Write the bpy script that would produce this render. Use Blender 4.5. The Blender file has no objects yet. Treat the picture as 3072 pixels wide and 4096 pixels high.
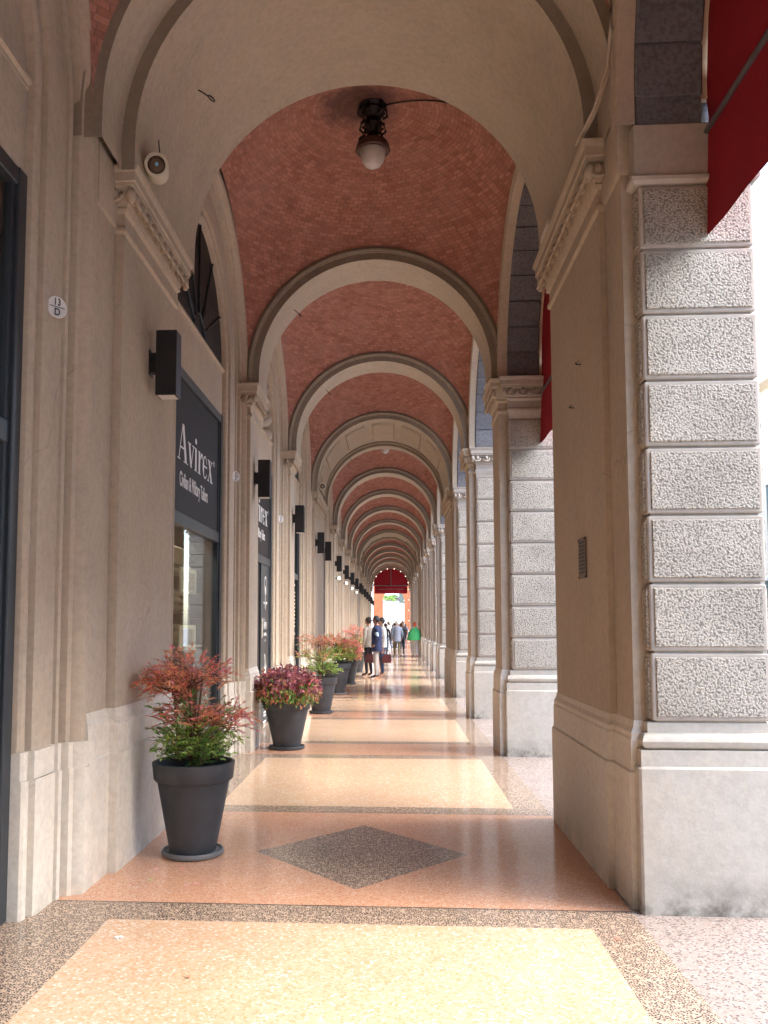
import bpy, bmesh, math, random
from mathutils import Vector, Matrix
PI = math.pi
R = math.radians
random.seed(7)
SC = bpy.context.scene
COL = SC.collection

# ------------------------------------------------------------------ mesh builder
class MB:
    def __init__(s):
        s.v = []; s.f = []; s.m = []; s.uv = None
    def quad(s, a, b, c, d, mi=0):
        n = len(s.v); s.v += [a, b, c, d]; s.f.append((n, n+1, n+2, n+3)); s.m.append(mi)
    def poly(s, pts, mi=0):
        n = len(s.v); s.v += list(pts); s.f.append(tuple(range(n, n+len(pts)))); s.m.append(mi)
    def loops(s, L, mi=0, closed=True, cap0=False, cap1=False):
        n = len(s.v); k = len(L[0])
        for l in L: s.v += list(l)
        rng = k if closed else k-1
        for i in range(len(L)-1):
            for j in range(rng):
                a = n+i*k+j; b = n+i*k+(j+1) % k
                s.f.append((a, b, b+k, a+k)); s.m.append(mi)
        if cap0: s.f.append(tuple(n+j for j in reversed(range(k)))); s.m.append(mi)
        if cap1:
            o = n+(len(L)-1)*k
            s.f.append(tuple(o+j for j in range(k))); s.m.append(mi)
    def box(s, x0, x1, y0, y1, z0, z1, mi=0):
        s.loops([[(x0, y0, z), (x1, y0, z), (x1, y1, z), (x0, y1, z)] for z in (z0, z1)], mi, True, True, True)
    def bbox(s, x0, x1, y0, y1, z0, z1, b=.01, mi=0):
        def ring(o, z): return [(x0+o+b, y0+o, z), (x1-o-b, y0+o, z), (x1-o, y0+o+b, z), (x1-o, y1-o-b, z), (x1-o-b, y1-o, z), (x0+o+b, y1-o, z), (x0+o, y1-o-b, z), (x0+o, y0+o+b, z)]
        s.loops([ring(b, z0), ring(0, z0+b), ring(0, z1-b), ring(b, z1)], mi, True, True, True)
    def stack(s, rect, prof, mi=0):
        x0, x1, y0, y1 = rect
        s.loops([[(x0-o, y0-o, z), (x1+o, y0-o, z), (x1+o, y1+o, z), (x0-o, y1+o, z)] for o, z in prof], mi, True, True, True)
    def lathe(s, prof, n=24, c=(0, 0, 0), mi=0, axis='z', cap=True, sx=1, sy=1):
        L = []
        for r, h in prof:
            ring = []
            for i in range(n):
                a = 2*PI*i/n; u = r*math.cos(a)*sx; w = r*math.sin(a)*sy
                if axis == 'z': p = (c[0]+u, c[1]+w, c[2]+h)
                elif axis == 'y': p = (c[0]+w, c[1]+h, c[2]+u)
                else: p = (c[0]+h, c[1]+u, c[2]+w)
                ring.append(p)
            L.append(ring)
        s.loops(L, mi, True, cap, cap)
    def tube(s, pts, r, n=8, mi=0, caps=True, r1=None):
        pts = [Vector(p) for p in pts]; L = []
        up = Vector((0, 0, 1))
        for i, p in enumerate(pts):
            t = (pts[min(i+1, len(pts)-1)]-pts[max(i-1, 0)]).normalized()
            a = t.cross(up)
            if a.length < 1e-3: a = t.cross(Vector((1, 0, 0)))
            a.normalize(); b = t.cross(a)
            rr = r if r1 is None else r+(r1-r)*i/(len(pts)-1)
            L.append([tuple(p+a*rr*math.cos(2*PI*k/n)+b*rr*math.sin(2*PI*k/n)) for k in range(n)])
        s.loops(L, mi, True, caps, caps)
    def ball(s, c, rx, ry, rz, nu=12, nv=8, mi=0):
        L = []
        for i in range(nv+1):
            t = PI*(i+.02)/(nv+.04)
            L.append([(c[0]+rx*math.sin(t)*math.cos(2*PI*k/nu), c[1]+ry*math.sin(t)*math.sin(2*PI*k/nu), c[2]-rz*math.cos(t)) for k in range(nu)])
        s.loops(L, mi, True, True, True)
    def sweep(s, prof, path, mi=0, closed=False, caps=False):
        L = [[f(r, d) for r, d in prof] for f in path]
        s.loops(L, mi, closed, caps and closed, caps and closed)
    def add(s, o, M=None, mi=0):
        n = len(s.v)
        s.v += [tuple(M @ Vector(p)) for p in o.v] if M else list(o.v)
        s.f += [tuple(i+n for i in f) for f in o.f]; s.m += [i+mi for i in o.m]
    def mesh(s, name, mats, smooth=False):
        me = bpy.data.meshes.new(name); me.from_pydata([tuple(p) for p in s.v], [], s.f)
        for m in mats: me.materials.append(m)
        me.polygons.foreach_set('material_index', s.m)
        bm = bmesh.new(); bm.from_mesh(me)
        bmesh.ops.remove_doubles(bm, verts=bm.verts, dist=1e-5)
        bmesh.ops.recalc_face_normals(bm, faces=bm.faces)
        bm.to_mesh(me); bm.free()
        if smooth is True:
            me.polygons.foreach_set('use_smooth', [True]*len(me.polygons))
        elif smooth:
            me.polygons.foreach_set('use_smooth', [True]*len(me.polygons))
            me.set_sharp_from_angle(angle=R(smooth))
        return me
def obj(name, mb, mats, parent=None, smooth=False, loc=None):
    if not isinstance(mats, (list, tuple)): mats = [mats]
    me = mb.mesh(name, mats, smooth) if isinstance(mb, MB) else mb
    o = bpy.data.objects.new(name, me); COL.objects.link(o)
    if parent: o.parent = parent
    if loc: o.location = loc
    return o
def tag(o, label=None, cat=None, group=None, kind=None):
    if label: o['label'] = label
    if cat: o['category'] = cat
    if group: o['group'] = group
    if kind: o['kind'] = kind
    return o
def thing(name, label, cat, loc=(0, 0, 0), group=None, rz=0, kind='thing'):
    o = bpy.data.objects.new(name, None); COL.objects.link(o); o.location = loc; o.rotation_euler.z = rz
    o.empty_display_size = .1
    return tag(o, label, cat, group, kind)
def copy_tree(o, parent=None):
    c = o.copy(); COL.objects.link(c); c.parent = parent
    for ch in o.children: copy_tree(ch, c)
    return c
def dup(o, loc, label=None):
    c = copy_tree(o); c.location = loc
    if label: c['label'] = label
    return c

# ------------------------------------------------------------------ materials
def mk(name):
    m = bpy.data.materials.new(name); m.use_nodes = True
    nt = m.node_tree; nt.nodes.clear()
    out = nt.nodes.new('ShaderNodeOutputMaterial'); b = nt.nodes.new('ShaderNodeBsdfPrincipled')
    nt.links.new(b.outputs[0], out.inputs[0])
    return m, nt, b
def N(nt, t, **kw):
    n = nt.nodes.new(t)
    for k, v in kw.items(): setattr(n, k, v)
    return n
def pos(nt, sc=(1, 1, 1), local=False):
    if local:
        g = N(nt, 'ShaderNodeTexCoord'); o = g.outputs['Object']
    else:
        g = N(nt, 'ShaderNodeNewGeometry'); o = g.outputs['Position']
    mp = N(nt, 'ShaderNodeMapping'); mp.inputs['Scale'].default_value = sc
    nt.links.new(o, mp.inputs[0]); return mp.outputs[0]
def noise(nt, vec, scale, det=4, rough=.6):
    n = N(nt, 'ShaderNodeTexNoise'); n.inputs['Scale'].default_value = scale
    n.inputs['Detail'].default_value = det; n.inputs['Roughness'].default_value = rough
    nt.links.new(vec, n.inputs['Vector']); return n.outputs['Fac']
def ramp(nt, fac, stops, interp='LINEAR'):
    r = N(nt, 'ShaderNodeValToRGB'); r.color_ramp.interpolation = interp
    e = r.color_ramp.elements
    while len(e) < len(stops): e.new(.5)
    for i, (p, c) in enumerate(stops):
        e[i].position = p; e[i].color = (*c, 1) if len(c) == 3 else c
    nt.links.new(fac, r.inputs[0]); return r.outputs[0]
def mix(nt, f, a, b, mode='MIX'):
    n = N(nt, 'ShaderNodeMix', data_type='RGBA', blend_type=mode)
    for i, v in ((0, f), (6, a), (7, b)):
        if isinstance(v, (int, float)): n.inputs[i].default_value = v
        elif isinstance(v, tuple): n.inputs[i].default_value = (*v, 1)
        else: nt.links.new(v, n.inputs[i])
    return n.outputs[2]
def bump(nt, b, h, st, dist=.01):
    n = N(nt, 'ShaderNodeBump'); n.inputs['Strength'].default_value = st; n.inputs['Distance'].default_value = dist
    nt.links.new(h, n.inputs['Height']); nt.links.new(n.outputs[0], b.inputs['Normal'])
def g3(v): return (v, v, v)
def plain(name, c, rough=.5, metal=0, spec=.5, var=.12, scale=6, local=False, bmp=0, bs=60):
    m, nt, b = mk(name)
    p = pos(nt, local=local)
    f = noise(nt, p, scale, 5)
    lo = tuple(x*(1-var) for x in c); hi = tuple(min(1, x*(1+var)) for x in c)
    nt.links.new(ramp(nt, f, [(.3, lo), (.7, hi)]), b.inputs['Base Color'])
    b.inputs['Roughness'].default_value = rough; b.inputs['Metallic'].default_value = metal
    b.inputs['Specular IOR Level'].default_value = spec
    if bmp: bump(nt, b, noise(nt, p, bs, 3), bmp, .004)
    return m
def stucco(name, c, streak=.22, rough=.85, bmp=.25, grime=.0, crack=.5):
    m, nt, b = mk(name)
    p = pos(nt)
    f1 = noise(nt, p, 1.3, 6, .65); f2 = noise(nt, pos(nt, (1.6, 1.6, .55)), 2.2, 6, .6); f3 = noise(nt, p, 22, 4, .7)
    d = tuple(x*(1-streak) for x in c); h = tuple(min(1, x*(1+streak*.6)) for x in c)
    warm = (c[0]*1.02, c[1]*.94, c[2]*.84)
    a = ramp(nt, f1, [(.3, d), (.55, c), (.75, h)])
    s = ramp(nt, f2, [(.35, d), (.5, warm), (.68, h)])
    x = mix(nt, .35, a, s)
    x = mix(nt, .35, x, ramp(nt, f3, [(.35, g3(.62)), (.6, g3(1.0))]), 'MULTIPLY')
    if crack:
        wn = N(nt, 'ShaderNodeTexNoise'); wn.inputs['Scale'].default_value = 3; wn.inputs['Detail'].default_value = 5; nt.links.new(p, wn.inputs['Vector'])
        vm = N(nt, 'ShaderNodeVectorMath', operation='MULTIPLY_ADD'); nt.links.new(wn.outputs['Color'], vm.inputs[0]); vm.inputs[1].default_value = g3(.35); nt.links.new(p, vm.inputs[2])
        ve = N(nt, 'ShaderNodeTexVoronoi', feature='DISTANCE_TO_EDGE'); ve.inputs['Scale'].default_value = 1.1; nt.links.new(vm.outputs[0], ve.inputs['Vector'])
        ck = ramp(nt, ve.outputs['Distance'], [(.0, g3(1)), (.006, g3(0))]); gate = ramp(nt, noise(nt, p, .9, 2), [(.55, g3(0)), (.62, g3(crack))])
        mu0 = N(nt, 'ShaderNodeMath', operation='MULTIPLY'); nt.links.new(ck, mu0.inputs[0]); nt.links.new(gate, mu0.inputs[1])
        x = mix(nt, mu0.outputs[0], x, tuple(v*.45 for v in c))
        sp_ = ramp(nt, noise(nt, p, 7, 6, .75), [(.66, g3(0)), (.72, g3(.35))]); x = mix(nt, sp_, x, tuple(v*.62 for v in c))
    if grime:
        z = N(nt, 'ShaderNodeSeparateXYZ'); nt.links.new(pos(nt), z.inputs[0])
        mr = N(nt, 'ShaderNodeMapRange'); nt.links.new(z.outputs[2], mr.inputs[0])
        mr.inputs[1].default_value = 0; mr.inputs[2].default_value = .22; mr.inputs[3].default_value = 1; mr.inputs[4].default_value = 0
        ng = ramp(nt, noise(nt, p, 5, 5, .7), [(.42, g3(0)), (.62, g3(1))])
        mu = N(nt, 'ShaderNodeMath', operation='MULTIPLY'); nt.links.new(mr.outputs[0], mu.inputs[0]); nt.links.new(ng, mu.inputs[1])
        mu2 = N(nt, 'ShaderNodeMath', operation='MULTIPLY'); nt.links.new(mu.outputs[0], mu2.inputs[0]); mu2.inputs[1].default_value = grime
        x = mix(nt, mu2.outputs[0], x, (.10, .095, .08))
    nt.links.new(x, b.inputs['Base Color'])
    b.inputs['Roughness'].default_value = rough; b.inputs['Specular IOR Level'].default_value = .3
    bump(nt, b, noise(nt, p, 45, 5, .7), bmp, .006)
    return m
M_ST = stucco('stucco_beige', (.51, .435, .345), .14)
M_STL = stucco('stucco_plinth', (.72, .68, .60), .07, grime=.25)
M_CONC = stucco('plinth_stone', (.55, .515, .45), .12, grime=.9, crack=0)
M_GRS = stucco('granite_smooth', (.52, .47, .41), .14, crack=0)
M_SOF = stucco('arch_soffit', (.49, .43, .345), .13)
def granite(name, lo, hi, sc, st):
    m, nt, b = mk(name)
    p = pos(nt)
    n1 = noise(nt, p, sc, 3, .55)
    v = N(nt, 'ShaderNodeTexVoronoi', feature='F1'); v.inputs['Scale'].default_value = sc*.95; nt.links.new(p, v.inputs['Vector'])
    mm = N(nt, 'ShaderNodeMath', operation='MULTIPLY_ADD'); nt.links.new(v.outputs['Distance'], mm.inputs[0]); mm.inputs[1].default_value = -.35; nt.links.new(n1, mm.inputs[2])
    c = ramp(nt, mm.outputs[0], [(.20, lo), (.33, hi), (.8, tuple(min(1, x*1.1) for x in hi))])
    big = ramp(nt, noise(nt, p, 2.5, 4), [(.3, g3(.78)), (.7, g3(1.05))])
    nt.links.new(mix(nt, 1.0, c, big, 'MULTIPLY'), b.inputs['Base Color'])
    b.inputs['Roughness'].default_value = .9
    bump(nt, b, mm.outputs[0], st, .022)
    return m
M_GRR = granite('granite_rough', (.28, .255, .215), (.57, .52, .44), 85, .85)
M_GRD = granite('granite_shaded', (.13, .13, .14), (.175, .175, .19), 38, .25)  # voussoir granite, with the shade under the arches put into its colour
def brick():
    m, nt, b = mk('vault_brick')
    uv = N(nt, 'ShaderNodeUVMap', uv_map='UVMap')
    wob = N(nt, 'ShaderNodeTexNoise'); wob.inputs['Scale'].default_value = .6; wob.inputs['Detail'].default_value = 3
    nt.links.new(uv.outputs[0], wob.inputs['Vector'])
    vm = N(nt, 'ShaderNodeVectorMath', operation='MULTIPLY_ADD'); nt.links.new(wob.outputs['Color'], vm.inputs[0])
    vm.inputs[1].default_value = (.28, .22, 0); nt.links.new(uv.outputs[0], vm.inputs[2])
    t = N(nt, 'ShaderNodeTexBrick'); t.offset = .5
    nt.links.new(vm.outputs[0], t.inputs['Vector'])
    for k, v in (('Scale', 1), ('Brick Width', 1), ('Row Height', 1), ('Mortar Size', .045), ('Mortar Smooth', .3), ('Bias', .0)): t.inputs[k].default_value = v
    t.inputs['Color1'].default_value = (.34, .135, .09, 1); t.inputs['Color2'].default_value = (.48, .225, .16, 1); t.inputs['Mortar'].default_value = (.235, .12, .10, 1)
    p = pos(nt)
    x = mix(nt, .55, t.outputs['Color'], ramp(nt, noise(nt, p, 9, 4, .7), [(.3, g3(.60)), (.7, g3(1.25))]), 'MULTIPLY')
    x = mix(nt, ramp(nt, noise(nt, p, 1.6, 5, .6), [(.45, g3(0)), (.75, g3(.5))]), x, (.44, .25, .20))
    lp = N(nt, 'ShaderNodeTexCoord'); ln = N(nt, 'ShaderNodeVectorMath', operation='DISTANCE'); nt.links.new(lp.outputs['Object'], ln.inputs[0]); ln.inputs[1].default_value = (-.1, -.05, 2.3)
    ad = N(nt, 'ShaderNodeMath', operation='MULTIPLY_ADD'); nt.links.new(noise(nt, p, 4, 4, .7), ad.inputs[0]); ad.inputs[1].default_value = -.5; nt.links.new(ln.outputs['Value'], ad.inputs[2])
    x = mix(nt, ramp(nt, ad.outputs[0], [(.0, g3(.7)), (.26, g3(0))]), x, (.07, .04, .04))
    nt.links.new(x, b.inputs['Base Color']); b.inputs['Roughness'].default_value = .85
    inv = N(nt, 'ShaderNodeMath', operation='SUBTRACT'); inv.inputs[0].default_value = 1; nt.links.new(t.outputs['Fac'], inv.inputs[1])
    bump(nt, b, inv.outputs[0], .6, .008)
    return m
M_BR = brick()
def terrazzo(name, base, chips, sc, edge=None, rough=.2, patch=None):
    m, nt, b = mk(name)
    p = pos(nt)
    wn = N(nt, 'ShaderNodeTexNoise'); wn.inputs['Scale'].default_value = sc*1.3; nt.links.new(p, wn.inputs['Vector'])
    vm = N(nt, 'ShaderNodeVectorMath', operation='MULTIPLY_ADD'); nt.links.new(wn.outputs['Color'], vm.inputs[0]); vm.inputs[1].default_value = g3(.8/sc); nt.links.new(p, vm.inputs[2])
    v = N(nt, 'ShaderNodeTexVoronoi', feature='F1'); v.inputs['Scale'].default_value = sc; nt.links.new(vm.outputs[0], v.inputs['Vector'])
    hs = N(nt, 'ShaderNodeSeparateColor'); nt.links.new(v.outputs['Color'], hs.inputs[0])
    n = len(chips)
    cc = ramp(nt, hs.outputs[0], [(sum(w for w, _ in chips[:i]), c) for i, (w, c) in enumerate(chips)], 'CONSTANT')
    ve = N(nt, 'ShaderNodeTexVoronoi', feature='DISTANCE_TO_EDGE'); ve.inputs['Scale'].default_value = sc; nt.links.new(vm.outputs[0], ve.inputs['Vector'])
    msk = ramp(nt, ve.outputs['Distance'], [(edge or .1, g3(0)), ((edge or .1)+.06, g3(1))])
    x = mix(nt, msk, base, cc)
    x = mix(nt, .6, x, ramp(nt, noise(nt, p, 1.1, 6, .65), [(.3, g3(.80)), (.7, g3(1.06))]), 'MULTIPLY')
    x = mix(nt, ramp(nt, noise(nt, p, 6.5, 5, .75), [(.64, g3(0)), (.74, g3(.30))]), x, tuple(v*.5 for v in base))
    nt.links.new(x, b.inputs['Base Color'])
    rr = ramp(nt, noise(nt, p, 2.3, 5, .7), [(.3, g3(rough*.75)), (.7, g3(rough*1.5))])
    nt.links.new(rr, b.inputs['Roughness'])
    b.inputs['Specular IOR Level'].default_value = .5
    return m
M_TD = terrazzo('terrazzo_dark', (.60, .45, .32), [(.66, (.050, .042, .048)), (.2, (.12, .09, .085)), (.14, (.55, .42, .31))], 82, .085, .11)
M_TY = terrazzo('terrazzo_yellow', (.69, .48, .32), [(.42, (.69, .47, .31)), (.2, (.65, .39, .21)), (.24, (.73, .55, .40)), (.12, (.80, .73, .62)), (.02, (.62, .38, .18))], 72, .07, .11)
M_TO = terrazzo('terrazzo_orange', (.70, .37, .22), [(.5, (.72, .42, .26)), (.2, (.60, .27, .16)), (.2, (.78, .50, .35)), (.1, (.82, .66, .54))], 110, .06, .11)
M_TP = terrazzo('terrazzo_pale', (.40, .32, .27), [(.5, (.40, .33, .29)), (.28, (.15, .12, .115)), (.22, (.50, .44, .40))], 80, .10)
M_LINE = plain('brass_strip', (.05, .03, .03), .4)
M_ASPH = plain('street_paving', (.26, .255, .25), .9, scale=40, bmp=.5)
M_KERB = plain('kerb_stone', (.42, .40, .37), .8)
M_METAL = plain('dark_painted_metal', (.030, .037, .044), .38, 0, .5)
M_BLK = plain('black_lamp_metal', (.016, .016, .018), .45)
M_SIGN = plain('sign_panel', (.022, .018, .018), .6, spec=.25)
M_WHITE = plain('white_lettering', (.78, .78, .77), .6, var=.03)
M_CREAM = plain('cream_plastic', (.62, .58, .46), .45, var=.04)
M_SPKF = plain('speaker_grille', (.13, .085, .055), .6, scale=200, bmp=.5, bs=300)
M_BLUE = plain('blue_sticker', (.2, .5, .75), .4)
M_RED = plain('red_awning_cloth', (.33, .018, .030), .85, spec=.2, var=.1, scale=3, bmp=.3, bs=500)
M_BAR = plain('awning_bar_metal', (.23, .23, .24), .4, .5)
M_IRON = plain('cast_iron', (.025, .018, .016), .5, .3, bmp=.4, bs=30)
M_BRONZE = plain('lamp_ring', (.09, .045, .032), .5, .2)
M_GLOBE = plain('frosted_glass_bowl', (.62, .60, .57), .3, var=.1, scale=9)
M_POT = plain('pot_charcoal', (.046, .052, .060), .55, var=.3, scale=5, bmp=.25, bs=90, spec=.4)
M_SAUC = plain('saucer_grey', (.15, .155, .16), .5, var=.2)
M_SOIL = plain('soil', (.035, .022, .015), .95, scale=30, bmp=1)
M_STEM = plain('stem_bark', (.16, .085, .05), .8)
M_DARKIN = plain('shop_interior', (.07, .055, .045), .8, var=.25, scale=1)
M_ENAM = plain('enamel_white', (.72, .71, .70), .3, var=.03)
M_INK = plain('enamel_ink', (.03, .03, .04), .5)
M_GOLD = plain('gold_letters', (.75, .62, .35), .4)
M_PLAQ = plain('brass_plaque', (.17, .13, .09), .5, .3, var=.15, scale=40)
M_TERRA = plain('terracotta_plaster', (.60, .20, .085), .9, scale=2)
M_OCHRE = plain('ochre_facade', (.72, .60, .44), .9, scale=.7)
M_PALE = plain('pale_facade', (.80, .76, .70), .9, scale=.7)
M_SHUT = plain('window_shutter', (.10, .13, .10), .7)
def leafm(name, c):
    m, nt, b = mk(name)
    p = pos(nt); f = noise(nt, p, 35, 3)
    nt.links.new(ramp(nt, f, [(.3, tuple(x*.7 for x in c)), (.7, tuple(min(1, x*1.3) for x in c))]), b.inputs['Base Color'])
    b.inputs['Roughness'].default_value = .45
    out = [n for n in nt.nodes if n.type == 'OUTPUT_MATERIAL'][0]
    t = N(nt, 'ShaderNodeBsdfTranslucent'); t.inputs[0].default_value = (*[min(1, x*1.4) for x in c], 1)
    ms = N(nt, 'ShaderNodeMixShader'); ms.inputs[0].default_value = .3
    nt.links.new(b.outputs[0], ms.inputs[1]); nt.links.new(t.outputs[0], ms.inputs[2]); nt.links.new(ms.outputs[0], out.inputs[0])
    return m
LEAF = [leafm('leaf_'+n, c) for n, c in (('green', (.19, .37, .08)), ('lime', (.38, .54, .13)), ('dark_green', (.08, .20, .05)), ('orange', (.84, .37, .21)), ('red', (.76, .21, .17)), ('pink', (.85, .33, .37)), ('purple', (.25, .085, .115)), ('bronze', (.56, .30, .17)), ('plum', (.50, .17, .22)))]
def glassm(name, tint, refl=1.0, trans=.85):
    m = bpy.data.materials.new(name); m.use_nodes = True; nt = m.node_tree; nt.nodes.clear()
    out = N(nt, 'ShaderNodeOutputMaterial'); t = N(nt, 'ShaderNodeBsdfTransparent'); t.inputs[0].default_value = (*tint, 1)
    g = N(nt, 'ShaderNodeBsdfGlossy'); g.inputs['Roughness'].default_value = .01; g.inputs[0].default_value = (.95, .95, .95, 1)
    fr = N(nt, 'ShaderNodeFresnel'); fr.inputs[0].default_value = 1.6
    mu = N(nt, 'ShaderNodeMath', operation='MULTIPLY_ADD'); mu.use_clamp = True; mu.inputs[1].default_value = refl; mu.inputs[2].default_value = .03
    nt.links.new(fr.outputs[0], mu.inputs[0])
    ms = N(nt, 'ShaderNodeMixShader'); nt.links.new(mu.outputs[0], ms.inputs[0]); nt.links.new(t.outputs[0], ms.inputs[1]); nt.links.new(g.outputs[0], ms.inputs[2])
    nt.links.new(ms.outputs[0], out.inputs[0]); return m
M_GLASS = glassm('window_glass', (.90, .92, .90), .42)
def emis(name, c, s):
    m = bpy.data.materials.new(name); m.use_nodes = True; nt = m.node_tree; nt.nodes.clear()
    out = N(nt, 'ShaderNodeOutputMaterial'); e = N(nt, 'ShaderNodeEmission'); e.inputs[0].default_value = (*c, 1); e.inputs[1].default_value = s
    nt.links.new(e.outputs[0], out.inputs[0]); return m
M_BULB = emis('lit_bulb', (1, .82, .6), .4)
M_SHOPL = emis('shop_ceiling_light', (1, .93, .8), 30)
# dark lunette: ivy like netting, tree reflection painted into the glass colour
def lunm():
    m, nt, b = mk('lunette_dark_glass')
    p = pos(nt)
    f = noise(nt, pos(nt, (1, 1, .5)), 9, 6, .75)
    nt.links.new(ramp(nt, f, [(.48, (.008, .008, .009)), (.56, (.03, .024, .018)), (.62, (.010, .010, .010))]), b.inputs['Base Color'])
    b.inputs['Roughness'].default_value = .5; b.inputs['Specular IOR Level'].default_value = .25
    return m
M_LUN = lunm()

# ------------------------------------------------------------------ plan
CX = -.225; RI = 1.41; RO = 1.56; ZS = 4.57; HB = 1.70; RV = math.hypot(RO, HB)
XL, XR = -1.735, 1.265           # shaft faces
PIERS = [(-3.31, -2.66, 'n'), (.74, 1.39, 'n'), (4.79, 6.80, 'p1'), (10.20, 10.85, 'n'), (14.25, 14.90, 'n'), (18.30, 21.50, 'w'), (24.90, 25.55, 'n'),
         (28.95, 29.60, 'n'), (33.0, 33.65, 'n'), (37.05, 37.70, 'n'), (41.10, 44.30, 'w'), (47.70, 48.35, 'n'), (51.75, 52.40, 'n'), (55.80, 56.45, 'n'), (59.85, 63.05, 'w'), (66.45, 67.10, 'n')]
BAYS = [(PIERS[i][1]+PIERS[i+1][0])/2 for i in range(len(PIERS)-1)]   # BAYS[1]=bay over camera front, BAYS[2]=8.5
ORD = ['zeroth', 'first', 'second', 'third', 'fourth', 'fifth', 'sixth', 'seventh', 'eighth', 'ninth', 'tenth', 'eleventh', 'twelfth', 'thirteenth', 'fourteenth', 'fifteenth']
def pier_no(i): return i-1        # P1 -> 1

# ------------------------------------------------------------------ floor
fl = MB()
def rect(x0, x1, y0, y1, mi, z=0): fl.quad((x0, y0, z), (x1, y0, z), (x1, y1, z), (x0, y1, z), mi)
XW, X1, X2, X3, XO = -2.6, -1.47, .975, 1.24, 3.1
segs = []
ycur = -6.0
for i in range(len(PIERS)-1):
    a = PIERS[i][1]+.22; b = PIERS[i+1][0]-.08
    segs.append((ycur, a, 'pier', PIERS[i])); segs.append((a, b, 'bay', None)); ycur = b
segs.append((ycur, 71.0, 'pier', PIERS[-1]))
for a, b, k, P in segs:
    if k == 'bay':
        rect(XW, X1, a, b, 0); rect(X2, X3, a, b, 0); rect(X1, X2, a, a+.24, 0); rect(X1, X2, b-.27, b, 0)
        rect(X1, X2, a+.24, b-.27, 1); rect(X3, XO, a, b, 3)
    else:
        L = .012
        rect(XW, X3, a, a+L, 4); rect(XW, X3, b-L, b, 4)
        a2, b2 = a+L, b-L
        if P[2] != 'n':
            yc = (a+b)/2 if P[2] == 'w' else 5.80
            hx, hy = .70, .79
            T, B_, Lp, Rp = (CX, yc+hy, 0), (CX, yc-hy, 0), (CX-hx, yc, 0), (CX+hx, yc, 0)
            fl.poly([B_, Rp, T, Lp], 0)
            c = [(XW, a2, 0), (X3, a2, 0), (X3, b2, 0), (XW, b2, 0)]
            fl.poly([c[0], c[1], Rp, B_], 2)
            fl.poly([c[1], c[2], Rp], 2)
            fl.poly([c[2], c[3], Lp, T], 2); fl.poly([T, Rp, c[2]], 2)
            fl.poly([c[3], c[0], Lp], 2); fl.poly([c[0], B_, Lp], 2)
        else: rect(XW, X3, a2, b2, 2)
        rect(X3, XO, a, b, 3)
rect(-40, XW, -6, 71, 3)
tag(obj('floor', fl, [M_TD, M_TY, M_TO, M_TP, M_LINE]), kind='structure')
kb = MB()
y = -20
while y < 71:
    kb.bbox(XO, XO+.28, y, y+1.19, -.3, .002, .015); y += 1.2
tag(obj('kerb', kb, M_KERB), kind='structure')
st = MB(); st.quad((-400, -400, -.13), (400, -400, -.13), (400, 600, -.13), (-400, 600, -.13))
tag(obj('street', st, M_ASPH), kind='structure')
pv = MB(); pv.box(11.2, 14, -60, 72, -.2, .01); pv.box(-40, 14, 74.5, 150, -.2, .01)
tag(obj('pavement', pv, M_TP), kind='structure')

# ------------------------------------------------------------------ vaults
def dome_mesh():
    bm = bmesh.new(); uvl = bm.loops.layers.uv.new('UVMap')
    row = .043; bw = .105; n = 96
    K = int(RV*PI/2/row); dphi = PI/2/K
    for k in range(K):
        p0, p1 = k*dphi, (k+1)*dphi
        nb = max(6, round(2*PI*RV*math.sin((p0+p1)/2)/bw))
        V0 = [bm.verts.new((RV*math.sin(p0)*math.cos(2*PI*i/n), RV*math.sin(p0)*math.sin(2*PI*i/n), RV*math.cos(p0))) for i in range(n+1)] if k else None
        V1 = [bm.verts.new((RV*math.sin(p1)*math.cos(2*PI*i/n), RV*math.sin(p1)*math.sin(2*PI*i/n), RV*math.cos(p1))) for i in range(n+1)]
        if k == 0: c0 = bm.verts.new((0, 0, RV))
        for i in range(n):
            f = bm.faces.new((c0, V1[i+1], V1[i]) if k == 0 else (V0[i], V0[i+1], V1[i+1], V1[i]))
            f.smooth = True
            us = [(i+.5, 0), (i+1, 1), (i, 1)] if k == 0 else [(i, 0), (i+1, 0), (i+1, 1), (i, 1)]
            for lp, (u, w) in zip(f.loops, us): lp[uvl].uv = (u/n*nb+k*.37, k+w)
    for co, no in (((RO, 0, 0), (1, 0, 0)), ((-RO, 0, 0), (-1, 0, 0)), ((0, HB, 0), (0, 1, 0)), ((0, -HB, 0), (0, -1, 0))):
        bmesh.ops.bisect_plane(bm, geom=bm.verts[:]+bm.edges[:]+bm.faces[:], plane_co=co, plane_no=no, clear_outer=True)
    bmesh.ops.reverse_faces(bm, faces=bm.faces) if False else None
    me = bpy.data.meshes.new('brick_vault'); bm.to_mesh(me); bm.free(); me.materials.append(M_BR)
    # smooth normals of a sphere
    return me
DM = dome_mesh()
for i, yc in enumerate(BAYS):
    n = i
    lab = {0: 'brick sail vault behind the camera', 1: 'brick sail vault right above the camera'}.get(i, f'red brick vault of the {ORD[n-1]} bay seen down the arcade' if i > 2 else 'nearest red brick vault, from whose crown the iron lantern hangs')
    o = obj('brick_vault', DM, M_BR, loc=(CX, yc, ZS)) if False else bpy.data.objects.new('brick_vault', DM)
    COL.objects.link(o); o.location = (CX, yc, ZS)
    tag(o, lab, 'vault', 'brick vaults of the arcade', 'thing')

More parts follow.
